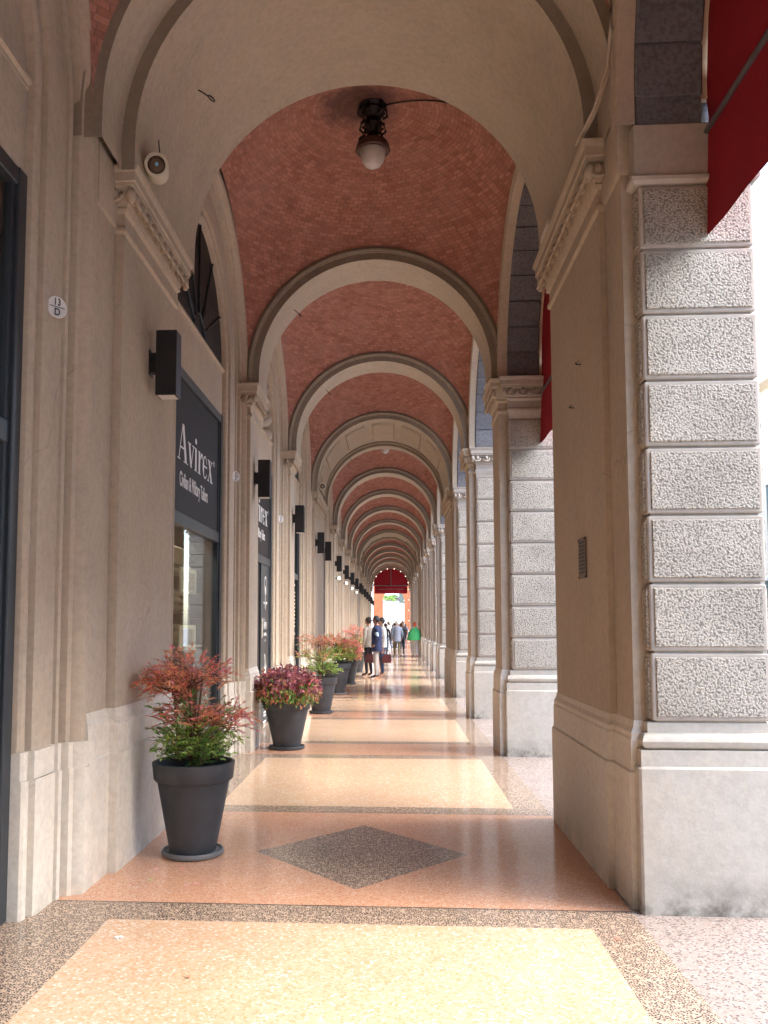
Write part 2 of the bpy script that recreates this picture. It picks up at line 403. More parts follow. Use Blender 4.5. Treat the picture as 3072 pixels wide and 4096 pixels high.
# ------------------------------------------------------------------ cross arches
def xpath(n=48, z0=4.40):
    P = [lambda r, d, z=z0: (CX+r, d, z)]
    for i in range(n+1):
        a = PI*i/n
        P.append(lambda r, d, a=a: (CX+r*math.cos(a), d, ZS+r*math.sin(a)))
    P.append(lambda r, d, z=z0: (CX-r, d, z))
    return P
M_FAS = stucco('shaded_plaster', (.29, .25, .20), .2)  # shade on the archivolt faces, put into a darker plaster colour
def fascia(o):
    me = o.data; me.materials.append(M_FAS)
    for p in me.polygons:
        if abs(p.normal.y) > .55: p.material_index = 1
def roll(y, s):   # archivolt profile in (r, y); s=-1 near face, +1 far face
    return [(RI, y), (RI+.085, y), (RI+.088, y+s*.012), (RI+.10, y+s*.014), (RI+.103, y+s*.022), (RI+.118, y+s*.036), (RI+.132, y+s*.036), (RI+.142, y+s*.022), (RI+.15, y+s*.012), (RO+.02, y+s*.012)]
def cross_arch(kind, y0, y1, label):
    L = y1-y0
    t = thing('cross_arch', label, 'arch', (0, y0, 0), 'cross arches spanning the arcade')
    m = MB()
    if kind == 'n':
        pr = list(reversed(roll(0, -1)))+roll(L, 1)
        m.sweep(pr, xpath(), 0)
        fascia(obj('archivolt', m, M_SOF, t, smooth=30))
    elif kind == 'p1':
        f = .37
        pr = [(RI+.25, -.02), (RI+.20, -.02), (RI+.195, 0), (RI+.085, 0), (RI+.085, f), (RI, f)]+roll(L, 1)
        m.sweep(pr, xpath(64), 0)
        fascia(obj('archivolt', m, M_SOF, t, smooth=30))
    else:
        e = .36
        a = list(reversed(roll(0, -1)))+[(RI, e), (RI+.06, e+.02), (RI+.06, e+.10), (RI+.10, e+.12), (RI+.10, L-e-.12), (RI+.06, L-e-.10), (RI+.06, L-e-.02), (RI, L-e)]+roll(L, 1)
        m.sweep(a, xpath(64), 0)
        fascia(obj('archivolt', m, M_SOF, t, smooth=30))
        for k in range(7):
            c = PI*(k+.5)/7; h = PI/7*.36
            pm = MB(); pr = [(RI+.10, e+.42), (RI+.045, e+.44), (RI+.045, L-e-.44), (RI+.10, L-e-.42)]
            arc = [lambda r, d, a=c-h+2*h*j/8: (CX+r*math.cos(a), d, ZS+r*math.sin(a)) for j in range(9)]
            pm.sweep(pr, arc, 0)
            for aa in (c-h, c+h): pm.poly([(CX+r*math.cos(aa), d, ZS+r*math.sin(aa)) for r, d in pr])
            obj('coffer_panel', pm, M_SOF, t)
    return t
proto = {}
for i, (a, b, k) in enumerate(PIERS):
    n = pier_no(i)
    lab = {-1: 'plain arch band behind the camera', 0: 'plain arch band just behind the camera'}.get(n)
    if n == 1: lab = 'nearest and widest plastered arch, with a smooth broad underside'
    elif n == 2: lab = 'second arch band from the camera, just past the hanging lantern'
    elif n == 14: lab = 'last arch of the arcade, outlined by a string of bulbs'
    elif n > 2: lab = (f'{ORD[n]} arch from the camera, broad with sunken coffers' if k == 'w' else f'{ORD[n]} arch band from the camera, narrow and plain')
    if k in proto: dup(proto[k], (0, a, 0), lab)
    else: proto[k] = cross_arch(k, a, b, lab)

# ------------------------------------------------------------------ egg and dart
def egg(m, M, mi=0):
    e = MB()
    e.ball((0, 0, .004), .025, .034, .038, 10, 8)
    pts = [(.044*math.cos(a), -.006, -.004+.05*math.sin(a)) for a in [R(150+240*k/9)-R(0) for k in range(10)]]
    pts = [(.043*math.sin(R(-115+230*k/9)), -.004, -.006-.048*math.cos(R(-115+230*k/9))) for k in range(10)]
    e.tube(pts, .0095, 6)
    m.add(e, M @ Matrix.Scale(1.22, 4), mi)
def dart(m, M):
    e = MB(); e.loops([[(-.010, .01, .035), (0, -.024, .035), (.010, .01, .035)], [(-.003, .01, -.05), (0, -.012, -.05), (.003, .01, -.05)]], 0, True, True, True)
    m.add(e, M)
def eggs_along(m, p0, p1, out, sp=.138):
    p0, p1, out = Vector(p0), Vector(p1), Vector(out)
    L = (p1-p0).length; n = max(1, int(L/sp)); t = (p1-p0).normalized()
    up = Vector((0, 0, 1)); yax = -out
    rot = Matrix((t, yax, up)).transposed().to_4x4()
    tilt = Matrix.Rotation(R(-28), 4, 'X')
    for k in range(n+1):
        c = p0+t*(L*(k+.0)/n)
        if k < n: egg(m, Matrix.Translation(p0+t*(L*(k+.5)/n)) @ rot @ tilt)
        if 0 < k < n: dart(m, Matrix.Translation(c) @ rot @ tilt)
    for c in (p0, p1): # corner leaves
        q = MB(); q.ball((0, 0, 0), .035, .03, .055, 7, 5); m.add(q, Matrix.Translation(c+Vector((0, 0, -.005))) @ rot)
CAPP = [(0, 4.03), (.018, 4.045), (.022, 4.06), (.018, 4.075), (.004, 4.085), (.004, 4.165), (.022, 4.175), (.03, 4.19), (.022, 4.205), (.03, 4.215), (.036, 4.235), (.046, 4.275), (.055, 4.308), (.088, 4.315), (.088, 4.335), (.098, 4.34), (.098, 4.395), (.112, 4.41), (.118, 4.435), (0, 4.436)]
PLBASE = [(.04, -.05), (.04, .715), (.028, .725), (.028, .885), (.022, .90), (.024, .925), (.010, .95), (.004, .985), (.0, .99)]
def pier_cap(m, rectm, sides):
    m.stack(rectm, CAPP)
def cap_eggs(rectm, sides):
    x0, x1, y0, y1 = rectm; o = .062; z = 4.262; m = MB()
    if 'e' in sides: eggs_along(m, (x1+o, y0-o, z), (x1+o, y1+o, z), (1, 0, 0))
    if 'w' in sides: eggs_along(m, (x0-o, y1+o, z), (x0-o, y0-o, z), (-1, 0, 0))
    if 's' in sides: eggs_along(m, (x0-o, y0-o, z), (x1+o, y0-o, z), (0, -1, 0))
    return m

# ------------------------------------------------------------------ left pilasters
def pilaster(kind, L, label):
    t = thing('pilaster', label, 'pilaster', (0, 0, 0), 'plastered pilasters along the shop wall')
    XB = -2.25
    if kind == 'n': main = [(0, L)]; sec = []
    elif kind == 'p1': main = [(.49, L-.20)]; sec = [(.14, .48)]
    else: main = [(.36, L-.36)]; sec = [(0, .35), (L-.35, L)]
    pl, sh, cp = MB(), MB(), MB(); cap = None
    for a, b in main:
        rc = (XB, XL, a, b)
        pl.stack(rc, PLBASE); sh.box(XB, XL, a, b, .99, 4.031)
        cp.stack(rc, CAPP); e = cap_eggs((XB, XL, a, b), 'es' if 0 else 'e')
        e2 = MB(); eggs_along(e2, (XL-.16, a-.062, 4.262), (XL+.062, a-.062, 4.262), (0, -1, 0)); e.add(e2)
    if kind == 'p1':
        sh.box(XB, XL-.10, .085, .14, .99, 4.6); pl.stack((XB, XL-.10, .085, .11), PLBASE); cp.stack((XB, XL-.10, .085, .135), [(.0, 4.06), (.012, 4.07), (.015, 4.44), (.0, 4.442)])
    for a, b in sec:
        rc = (XB, XL-.055, a, b)
        pl.stack(rc, PLBASE); sh.box(XB, XL-.055, a, b, .99, 4.6)
        cp.stack((XB, XL-.055, a, b), [(.0, 4.06), (.012, 4.07), (.018, 4.09), (.018, 4.44), (.0, 4.442)])
    obj('plinth', pl, M_STL, t); obj('shaft', sh, M_ST, t)
    cap = obj('capital', cp, M_ST, t, smooth=35); obj('egg_and_dart', e, M_ST, cap, smooth=True)
    return t
pp = {}
for i, (a, b, k) in enumerate(PIERS):
    n = pier_no(i)
    if n <= 0: lab = f'plastered pilaster {"beside" if n == 0 else "behind"} the camera on the shop side'
    elif n == 1: lab = 'nearest broad pilaster left, beside the potted red and green shrub'
    elif k == 'w': lab = f'broad stepped pilaster carrying the {ORD[n]} arch on the shop side'
    else: lab = f'narrow pilaster carrying the {ORD[n]} arch on the shop side'
    if k in pp: dup(pp[k], (0, a, 0), lab)
    else:
        pp[k] = pilaster(k, b-a, lab); pp[k].location = (0, a, 0)

# ------------------------------------------------------------------ right pillars
def rust_block(m, x0, x1, y0, y1, z0, z1, b=.007):
    # margin ring + sunk edge + rough raised field on near, far, left, right faces
    m.bbox(x0, x1, y0, y1, z0, z1, b, 0)
    mg = .019; e = .012
    for face in 'nfew':
        if face == 'n': P = lambda u, w, o: (u, y0-o, w)
        if face == 'f': P = lambda u, w, o: (u, y1+o, w)
        if face == 'e': P = lambda u, w, o: (x1+o, u, w)
        if face == 'w': P = lambda u, w, o: (x0-o, u, w)
        u0, u1 = (x0, x1) if face in 'nf' else (y0, y1)
        u0 += mg; u1 -= mg; w0, w1 = z0+mg, z1-mg
        if u1-u0 < .05: continue
        ring = lambda i, o: [P(u0+i, w0+i, o), P(u1-i, w0+i, o), P(u1-i, w1-i, o), P(u0+i, w1-i, o)]
        m.loops([ring(0, -.004), ring(.006, e)], 1)
        m.poly(ring(.006, e), 1)
def pillar(kind, L, label):
    t = thing('street_pillar', label, 'pillar', (0, 0, 0), 'rusticated pillars between arcade and street')
    XI = XR; XG0, XG1 = 1.372, 1.985
    if kind == 'n': main = [(0, L)]; sec = []
    elif kind == 'p1': main = [(.37, L)]; sec = [(0, .36)]
    else: main = [(.36, L-.36)]; sec = [(0, .35), (L-.35, L)]
    pl, sh, cp = MB(), MB(), MB()
    for a, b in main:
        pl.stack((XI, 1.40, a, b), PLBASE); sh.box(XI, 1.40, a, b, .99, 4.031)
        cp.stack((XI, 1.55, a, b), CAPP)
        e = cap_eggs((XI, 1.55, a, b), 'w')
        if kind != 'n':
            e2 = MB(); eggs_along(e2, (XI-.062, a-.062, 4.262), (XI+.03, a-.062, 4.262), (0, -1, 0)); e.add(e2)
    for a, b in sec:
        pl.stack((XI+.035, 1.40, a, b), PLBASE); sh.box(XI+.035, 1.40, a, b, .99, 4.6)
        cp.stack((XI+.035, 1.5, a, b), [(.0, 4.06), (.012, 4.07), (.018, 4.09), (.018, 4.44), (.0, 4.442)])
    obj('stucco_plinth', pl, M_STL, t); obj('stucco_shaft', sh, M_ST, t)
    g0, g1 = -.095, L+.095
    gp = MB()
    gp.bbox(1.285, 2.06, g0-.035, g1+.035, -.02, .76, .012)
    gp.stack((1.30, 2.045, g0-.02, g1+.02), [(0, .755), (0, .845)])
    pr = [(0, .845), (.012, .85), (.03, .865), (.038, .89), (.03, .915), (.012, .93), (0, .933), (0, .985), (-.01, .99)]
    gp.stack((1.345, 2.01, g0+.01, g1-.01), pr)
    obj('granite_plinth', gp, M_CONC, t, smooth=35)
    gs = MB(); z = .99; hB = (3.95-.99)/8
    gs.box(XG0+.022, XG1-.022, g0+.022, g1-.022, .98, 3.96, 0)
    for k in range(8):
        rust_block(gs, XG0, XG1, g0, g1, z+.007, z+hB-.007); z += hB
    obj('granite_shaft', gs, [M_GRS, M_GRR], t)
    if kind == 'p1':
        im = MB(); im.stack((1.36, 1.99, g0, g1), [(-.02, 3.945), (.008, 3.95), (.03, 3.965), (.034, 3.985), (.012, 4.0), (.012, 4.29), (0, 4.30)])
        obj('granite_impost', im, M_GRS, t)
    else:
        im = MB(); im.stack((1.375, 1.985, g0, g1), CAPP2)
        c2 = obj('granite_capital', im, M_GRS, t, smooth=35)
        obj('egg_and_dart', cap_eggs((1.375, 1.985, g0, g1), 's'), M_GRS, c2, smooth=True)
    cap = obj('stucco_capital', cp, M_ST, t, smooth=35); obj('egg_and_dart', e, M_ST, cap, smooth=True)
    return t
CAPP2 = [(-.02, 3.945), (.0, 3.95), (.0, 4.0), (.012, 4.02)]+CAPP[1:]
qq = {}
for i, (a, b, k) in enumerate(PIERS):
    n = pier_no(i)
    if n <= 0: lab = f'granite pillar {"beside" if n == 0 else "behind"} the camera on the street side'
    elif n == 1: lab = 'nearest and largest pillar, rough granite blocks towards the street, small plaque on its plaster'
    elif k == 'w': lab = f'broad stepped pillar carrying the {ORD[n]} arch on the street side'
    else: lab = f'granite block pillar carrying the {ORD[n]} arch on the street side'
    if k in qq: dup(qq[k], (0, a, 0), lab)
    else:
        qq[k] = pillar(k, b-a, lab); qq[k].location = (0, a, 0)

# ------------------------------------------------------------------ street-side arches
def ypath(cx, n, zc, z0=None):
    P = []
    if z0 is not None: P.append(lambda r, d: (d, r, z0))
    for i in range(n+1):
        a = PI*i/n
        P.append(lambda r, d, a=a: (d, r*math.cos(a), zc+r*math.sin(a)))
    if z0 is not None: P.append(lambda r, d: (d, -r, z0))
    return P
def street_arch(label):
    t = thing('street_arch', label, 'arch', (0, 0, 0), 'granite arches open to the street')
    zc = 4.45
    m = MB()
    m.sweep([(1.70, 1.25), (1.66, 1.25), (1.655, 1.265), (1.63, 1.27), (1.625, 1.255), (1.605, 1.262), (1.60, 1.30), (1.60, 1.36)], ypath(0, 40, zc, 4.3), 0)
    m.sweep([(1.70, 1.25), (1.86, 1.29), (1.86, 1.36)], ypath(0, 40, zc), 0)
    obj('inner_moulding', m, M_ST, t, smooth=30)
    v = MB(); nb = 17
    for k in range(nb):
        g = .005; a0, a1 = PI*k/nb+g, PI*(k+1)/nb-g
        r0, r1 = 1.585, 2.1
        def ring(x, i=0, rr=0):
            return [(x, (r0+rr)*math.cos(a0+i), zc+(r0+rr)*math.sin(a0+i)), (x, (r0+rr)*math.cos(a1-i), zc+(r0+rr)*math.sin(a1-i)), (x, r1*math.cos(a1-i), zc+r1*math.sin(a1-i)), (x, r1*math.cos(a0+i), zc+r1*math.sin(a0+i))]
        v.loops([ring(1.362, .004, .012), ring(1.374), ring(1.72), ring(1.732, .004, .012)], 0, True, True, True)
    core = MB()
    v.sweep([(2.09, 1.37), (1.60, 1.37), (1.60, 1.725), (1.66, 1.725), (1.66, 1.97), (2.09, 1.97)], ypath(0, 34, zc, 4.2), 0)
    obj('voussoirs', v, M_GRD, t)
    return t
sa = street_arch('nearest street arch, shaded granite underside above the red awning')
for i, yc in enumerate(BAYS):
    if i == 1: sa.location = (0, yc, 0); continue
    lab = 'granite street arch behind the camera' if i == 0 else (f'{ORD[i]} granite street arch from the camera' + (', behind the first pillar and its awning' if i == 2 else ''))
    dup(sa, (0, yc, 0), lab)
# wall mass over the arches and over the shop wall, roof slab
def upper_wall():
    m = MB(); ztop = 8.2
    edges = []
    for yc in BAYS:
        for k in range(25):
            yy = yc+1.62*math.cos(PI-PI*k/24); edges.append((yy, 4.45+1.62*math.sin(PI*k/24)))
    edges = [(-6, 4.45)]+edges+[(67.1, 4.45)]
    for x0, x1 in ((1.40, 1.955),):
        for (ya, za), (yb, zb) in zip(edges, edges[1:]):
            if yb-ya < 1e-4: continue
            m.loops([[(x0, ya, za), (x1, ya, za), (x1, ya, ztop), (x0, ya, ztop)], [(x0, yb, zb), (x1, yb, zb), (x1, yb, ztop), (x0, yb, ztop)]], 0)
    m.box(1.95, 2.25, -6, 67.2, 6.6, 6.9); m.box(1.95, 2.12, -6, 67.2, 6.45, 6.6)
    return m
tag(obj('upper_facade', upper_wall(), M_OCHRE), 'ochre upper facade above the granite street arches', 'facade', kind='structure')
rf = MB(); rf.box(-6.5, 1.95, -6, 67.1, 7.0, 8.1); tag(obj('roof', rf, M_OCHRE), kind='structure')

# ------------------------------------------------------------------ left wall bays
def arc_face(m, r, x, zc, z0, mi=0, hole=None):
    pass
SUR = [(1.20, -2.16), (1.20, -1.965), (1.205, -1.945), (1.22, -1.93), (1.245, -1.925), (1.265, -1.93), (1.275, -1.95), (1.285, -1.95), (1.29, -1.905), (1.33, -1.895), (1.53, -1.895), (1.535, -1.915), (1.55, -1.92), (1.555, -1.885), (1.575, -1.875), (1.595, -1.885), (1.60, -1.91), (1.615, -1.91), (1.62, -1.85), (1.645, -1.835), (1.655, -1.80), (1.675, -1.778), (1.725, -1.772), (1.745, -1.80)]
ARC_IN = [(1.20, -2.12), (1.20, -2.03), (1.205, -2.0), (1.23, -1.985), (1.25, -1.995), (1.255, -2.01), (1.265, -1.935), (1.285, -1.95)]
def wall_bay(label, lun='dark'):
    t = thing('shop_wall_bay', label, 'wall', (0, 0, 0), 'arched wall bays of the shop side')
    zc = 4.45
    m = MB(); m.sweep(SUR, ypath(0, 44, zc, .84), 0)
    obj('arch_surround', m, M_ST, t, smooth=28)
    p = MB()
    base = [(r, x+.028) if r > 1.2 else (r, x) for r, x in SUR]
    for s in (1, -1):
        for z0, z1, o in ((-.02, .70, .0), (.70, .845, -.008)):
            L = [[(x+o, s*r, z) for r, x in base] for z in (z0, z1)]
            p.loops(L, 0, False)
        p.poly([(x-.008, s*r, .845) for r, x in base]+[(-2.2, s*1.71, .845), (-2.2, s*1.2, .845)])
        obj('surround_plinth', p, M_STL, t, smooth=28); p = MB()
    w = MB()
    w.box(-2.30, -1.985, -1.25, 1.25, 3.928, 4.46)
    w.stack((-2.2, -1.978, -1.24, 1.24), [(0, 4.42), (.0, 4.44), (.02, 4.45), (.02, 4.475), (0, 4.48)])
    w.box(-2.55, -2.28, -1.72, 1.72, 3.9, 6.4)
    obj('tympanum', w, M_ST, t)
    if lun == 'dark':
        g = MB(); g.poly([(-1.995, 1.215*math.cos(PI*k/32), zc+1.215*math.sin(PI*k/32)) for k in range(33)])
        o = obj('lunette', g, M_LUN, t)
        b = MB()
        for k in range(1, 6):
            a = PI*k/6; b.tube([(-1.985, .25*math.cos(a), zc+.25*math.sin(a)), (-1.985, 1.2*math.cos(a), zc+1.2*math.sin(a))], .012, 6)
        b.tube([(-1.985, .25*math.cos(PI*k/12), zc+.25*math.sin(PI*k/12)) for k in range(13)], .012, 6)
        obj('fanlight_grille', b, M_METAL, o)
    elif lun == 'blank':
        g = MB(); g.poly([(-1.995, 1.215*math.cos(PI*k/32), zc+1.215*math.sin(PI*k/32)) for k in range(33)]); obj('blind_lunette', g, M_ST, t)
    else:
        g = MB()
        nn = 13
        for k in range(nn):
            a = PI*(k+.5)/nn
            ms = MB(); pr = [(.02, .30), (.05, .45), (.085, .75), (.12, 1.0), (.125, 1.1), (.09, 1.17), (.01, 1.2)]
            ms.lathe(pr, 10, axis='x', sx=1, sy=1)
            Mx = Matrix.Translation((-2.07, 0, zc)) @ Matrix.Rotation(a, 4, 'X') @ Matrix(((0, 0, 1, 0), (1, 0, 0, 0), (0, 1, 0, 0), (0, 0, 0, 1)))
            # lathe along x -> along local y direction rotated by a
            for i2 in range(len(ms.v)):
                h, u, w2 = ms.v[i2]
                dy = math.cos(a)*h-math.sin(a)*u; dz = math.sin(a)*h+math.cos(a)*u
                ms.v[i2] = (-2.07+w2*.9, dy, zc+dz)
            g.add(ms)
        g.ball((-2.06, 0, zc+.16), .12, .26, .2, 14, 8)
        g.poly([(-2.12, 1.22*math.cos(PI*k/32), zc+1.22*math.sin(PI*k/32)) for k in range(33)])
        obj('scallop_shell', g, M_ST, t, smooth=50)
    return t
def shopfront(parent, kind):
    # frame inside the opening, y in -1.2..1.2, z 0..3.93
    f = MB(); X0, X1_ = -2.16, -1.968
    e = 1.198
    f.bbox(X0, X1_, -e, -e+.10, 0, 3.93, .006); f.bbox(X0, X1_, e-.10, e, 0, 3.93, .006)
    f.bbox(X0, X1_-.004, -e+.10, e-.10, 3.83, 3.925, .006); f.bbox(X0, X1_-.015, -e+.10, e-.10, 2.44, 2.56, .006)
    f.bbox(X0+.02, X1_-.02, -e+.10, -e+.14, .0, 3.83, .004); f.bbox(X0+.02, X1_-.02, e-.14, e-.10, .0, 3.83, .004)
    sf = obj('shopfront', f, M_METAL, parent)
    if kind == 'glass':
        f2 = MB(); f2.bbox(X0+.02, X1_-.02, -e+.14, e-.14, 0, .35, .004); obj('kick_board', f2, M_METAL, sf)
        g = MB(); g.box(-2.02, -2.012, -e+.12, e-.12, .35, 2.45); obj('pane', g, M_GLASS, sf)
        s = MB(); s.box(-2.03, -2.0, -e+.12, e-.12, 2.55, 3.84); obj('sign_board', s, M_SIGN, sf)
    elif kind == 'door':
        s = MB(); s.box(-2.03, -2.0, -e+.12, e-.12, 2.55, 3.84); obj('sign_board', s, M_SIGN, sf)
        d = MB(); d.bbox(-2.03, -1.995, .25, e-.14, .02, 2.44, .005); obj('door_panel', d, M_METAL, sf)
        d = MB(); d.bbox(-2.06, -2.02, -e+.14, .25, .02, 2.44, .005); d.bbox(-2.02, -1.99, -.42, -.36, .05, 2.4, .004); obj('side_panel', d, M_SIGN, sf)
        h = MB(); h.bbox(-1.995, -1.98, .29, .33, 1.32, 1.62, .004); obj('notice', h, M_CREAM, sf)
    else:
        g = MB(); g.box(-2.02, -2.012, -e+.12, e-.12, .35, 2.45); g.box(-2.02, -2.012, -e+.12, e-.12, 2.55, 3.84); obj('pane', g, M_GLASS, sf)
        f2 = MB(); f2.bbox(X0+.02, X1_-.02, -e+.14, e-.14, 0, .35, .004); f2.bbox(X0+.02, X1_-.02, -.05, .05, .35, 2.45, .004); obj('kick_board', f2, M_METAL, sf)
        bk = MB(); bk.box(-2.9, -2.85, -e, e, 0, 3.93); bk.box(-2.85, -2.16, -e-.05, -e, 0, 3.93); bk.box(-2.85, -2.16, e, e+.05, 0, 3.93); bk.box(-2.9, -2.16, -e, e, 3.93, 3.97)
        obj('display_recess', bk, M_DARKIN, sf)
    return sf
kinds = {2: 'glass', 3: 'door'}
wb_plain = None
SF = {}
for i, yc in enumerate(BAYS):
    if i == 0: lab = 'arched shop wall bay behind the camera'
    elif i == 1: lab = 'nearest shop wall bay with its dark metal door frame at the left edge'
    elif i == 2: lab = 'shop wall bay with large dark lunette and black sign board with white lettering'
    elif i == 3: lab = 'shop wall bay with a scallop shell in its arch and a grey door'
    else: lab = f'{ORD[i]} shop wall bay from the camera, with arched surround'
    if i == 1:
        t = wall_bay(lab, 'blank'); shopfront(t, 'plain'); t.location = (0, yc+.07, 0)
    elif i in kinds:
        t = wall_bay(lab, 'shell' if i == 3 else 'dark'); SF[i] = shopfront(t, kinds[i]); t.location = (0, yc, 0)
    elif wb_plain is None:
        wb_plain = wall_bay(lab); shopfront(wb_plain, 'plain'); wb_plain.location = (0, yc, 0)
    elif i == 1: dup(wb_plain, (0, yc+.07, 0), lab)
    else: dup(wb_plain, (0, yc, 0), lab)
# backing wall behind all the bays (blocks the sky), with the shop room of bay 2
bw = MB()
bw.box(-6.4, -6.2, -6, 67.1, -.1, 7.0)
bw.box(-6.4, 1.9, -6.4, -6.0, -.1, 8.1)  # added wall behind the camera, cuts off light from the open end
tag(obj('light_blocking_wall', bw, M_DARKIN), kind='structure')
rm = MB(); y0, y1 = 6.95, 12.9
rm.box(-5.6, -5.55, y0, y1, 0, 3.3); rm.box(-5.6, -2.17, y0-.05, y0, 0, 3.3); rm.box(-5.6, -2.17, y1, y1+.05, 0, 3.3); rm.box(-5.6, -2.17, y0, y1, 3.3, 3.35); rm.box(-5.6, -2.17, y0, y1, -.02, .012)
tag(obj('shop_room', rm, M_DARKIN), 'dim brown interior of the shop behind the glass', 'room', kind='structure')

# ------------------------------------------------------------------ lettering (serif strokes drawn as polygons), local u right, v up
def word_avirex():
    m = MB()
    def P(pts): m.poly([(u, v, 0) for u, v in pts])
    def bar(u0, v0, u1, v1, w):  # slanted stroke of horizontal width w
        P([(u0, v0), (u0+w, v0), (u1+w, v1), (u1, v1)])
    th, tn = .17, .05; sh = .035
    # A
    bar(.06, 0, .36, 1.0, tn); bar(.58, 0, .33, 1.0, th); P([(.19, .33), (.55, .33), (.54, .38), (.205, .38)])
    P([(-.02, 0), (.2, 0), (.2, sh), (-.02, sh)]); P([(.48, 0), (.85, 0), (.85, sh), (.48, sh)])
    x = .84
    # v
    bar(x+.20, 0, x+.04, .62, th*.85); bar(x+.24, 0, x+.44, .62, tn); P([(x-.03, .62), (x+.26, .62), (x+.26, .655), (x-.03, .655)]); P([(x+.36, .62), (x+.56, .62), (x+.56, .655), (x+.36, .655)])
    x += .56
    def stem_(x): P([(x, 0), (x+.15, 0), (x+.15, .655), (x, .655)]); P([(x-.05, 0), (x+.20, 0), (x+.20, sh), (x-.05, sh)]); P([(x-.05, .62), (x, .62), (x, .655), (x-.05, .655)])
    stem_(x+.06); P([(x+.135+.085*math.cos(2*PI*k/14), .85+.085*math.sin(2*PI*k/14)) for k in range(14)])
    x += .34
    stem_(x+.05)
    P([(x+.2, .5), (x+.26, .60), (x+.33, .66), (x+.42, .655), (x+.42, .5), (x+.34, .49), (x+.33, .56), (x+.27, .54), (x+.2, .40)])
    x += .45
    # e
    n = 26; cx, cy = x+.23, .33
    for k in range(n):
        a0 = R(25)+R(300)*k/n; a1 = R(25)+R(300)*(k+1)/n
        def q(a, o): return (cx+(.23 if o else .23-.035-.11*max(0, -math.cos(a))**1.5)*math.cos(a), cy+(.34 if o else .29)*math.sin(a))
        P([q(a0, 1), q(a1, 1), q(a1, 0), q(a0, 0)])
    P([(cx-.12, cy+.0), (cx+.22, cy), (cx+.22, cy+.05), (cx-.12, cy+.05)])
    x += .50
    bar(x+.33, 0, x+.06, .655, th*.9); bar(x+.04, 0, x+.40, .655, tn)
    for a, b in ((-.03, .16), (.27, .54)): P([(x+a, 0), (x+b, 0), (x+b, sh), (x+a, sh)])
    for a, b in ((.0, .27), (.33, .52)): P([(x+a, .62), (x+b, .62), (x+b, .655), (x+a, .655)])
    x += .60
    for k in range(20):
        a0, a1 = 2*PI*k/20, 2*PI*(k+1)/20
        P([(x+.07+.085*math.cos(a0), .66+.085*math.sin(a0)), (x+.07+.085*math.cos(a1), .66+.085*math.sin(a1)), (x+.07+.065*math.cos(a1), .66+.065*math.sin(a1)), (x+.07+.065*math.cos(a0), .66+.065*math.sin(a0))])
    P([(x+.045, .62), (x+.06, .62), (x+.06, .70), (x+.045, .70)]); P([(x+.06, .66), (x+.095, .67), (x+.095, .69), (x+.06, .70)]); P([(x+.07, .66), (x+.095, .62), (x+.11, .62), (x+.085, .66)])
    return m, x
def text_mesh(s, size=1, bold=0, sx=1, align='CENTER'):
    c = bpy.data.curves.new('t', 'FONT'); c.body = s; c.size = size; c.align_x = align; c.offset = bold; c.extrude = .001
    o = bpy.data.objects.new('t', c); COL.objects.link(o)
    bpy.context.view_layer.update()
    me = bpy.data.meshes.new_from_object(o.evaluated_get(bpy.context.evaluated_depsgraph_get()))
    bpy.data.objects.remove(o)
    m = MB(); m.v = [(v.co.x*sx, v.co.y, v.co.z) for v in me.vertices]; m.f = [tuple(p.vertices) for p in me.polygons]; m.m = [0]*len(m.f)
    bpy.data.meshes.remove(me)
    return m
def on_left(mb, x, y, z, s=1.0, sy=1.0):
    """place u->+Y, v->+Z at plane x (facing +X)"""
    M = Matrix(((0, 0, 1, x), (s*sy, 0, 0, y), (0, s, 0, z), (0, 0, 0, 1)))
    o = MB(); o.add(mb, M); return o
wa, wl = word_avirex()
def brand(parent, yoff):
    s = .36; sy = 1.56/(wl*s)
    m = on_left(wa, -1.997, yoff-.66, 3.06, s, sy)
    obj('lettering', m, M_WHITE, parent)
    tx = text_mesh('Civilian & Military Tailors', .20, .002, .59)
    obj('tagline', on_left(tx, -1.998, yoff+.03, 2.82, 1, 1), M_WHITE, parent)
def signboard(sf): return [c for c in sf.children if c.name.startswith('sign_board')][0]
# thing > shopfront > lettering (parts of the front)
brand(SF[2], -.09); brand(SF[3], -.02)
lg = MB()
a_ = [(.16*math.cos(R(200-220*k/16)), .22*math.sin(R(200-220*k/16))) for k in range(17)]
for (u0, v0), (u1, v1) in zip(a_, a_[1:]): lg.poly([(u0, v0, 0), (u1, v1, 0), (u1*.88, v1*.88, 0), (u0*.88, v0*.88, 0)])
for pts in ([(-.06, .05), (0, -.12), (.0, .02), (-.03, .08)], [(.06, .05), (0, -.12), (.0, .02), (.03, .08)], [(-.012, -.3), (.012, -.3), (.02, -.1), (-.02, -.1)], [(-.2, -.2), (-.08, -.22), (-.08, -.18), (-.2, -.18)], [(.2, -.2), (.08, -.22), (.08, -.18), (.2, -.18)]): lg.poly([(u, v, 0) for u, v in pts])
wv = MB(); wv.add(wa, Matrix.Diagonal((.115, .17, 1, 1)).to_4x4() @ Matrix.Identity(4)); lg.add(wv, Matrix.Translation((-.19, -.60, 0)))
lg.add(text_mesh('Civilian & Military', .07, .001, .62), Matrix.Translation((0, -.70, 0)))
lg.add(text_mesh('N.Y.', .05, .001, 1), Matrix.Translation((0, -.79, 0)))
for pts in ([(-.03, -.98), (.01, -.98), (.05, -1.22), (0, -1.24)], [(-.12, -1.18), (-.09, -1.16), (-.02, -1.26), (.05, -1.24), (.13, -1.12), (.14, -1.19), (.05, -1.31), (-.05, -1.31)]): lg.poly([(u, v, 0) for u, v in pts])
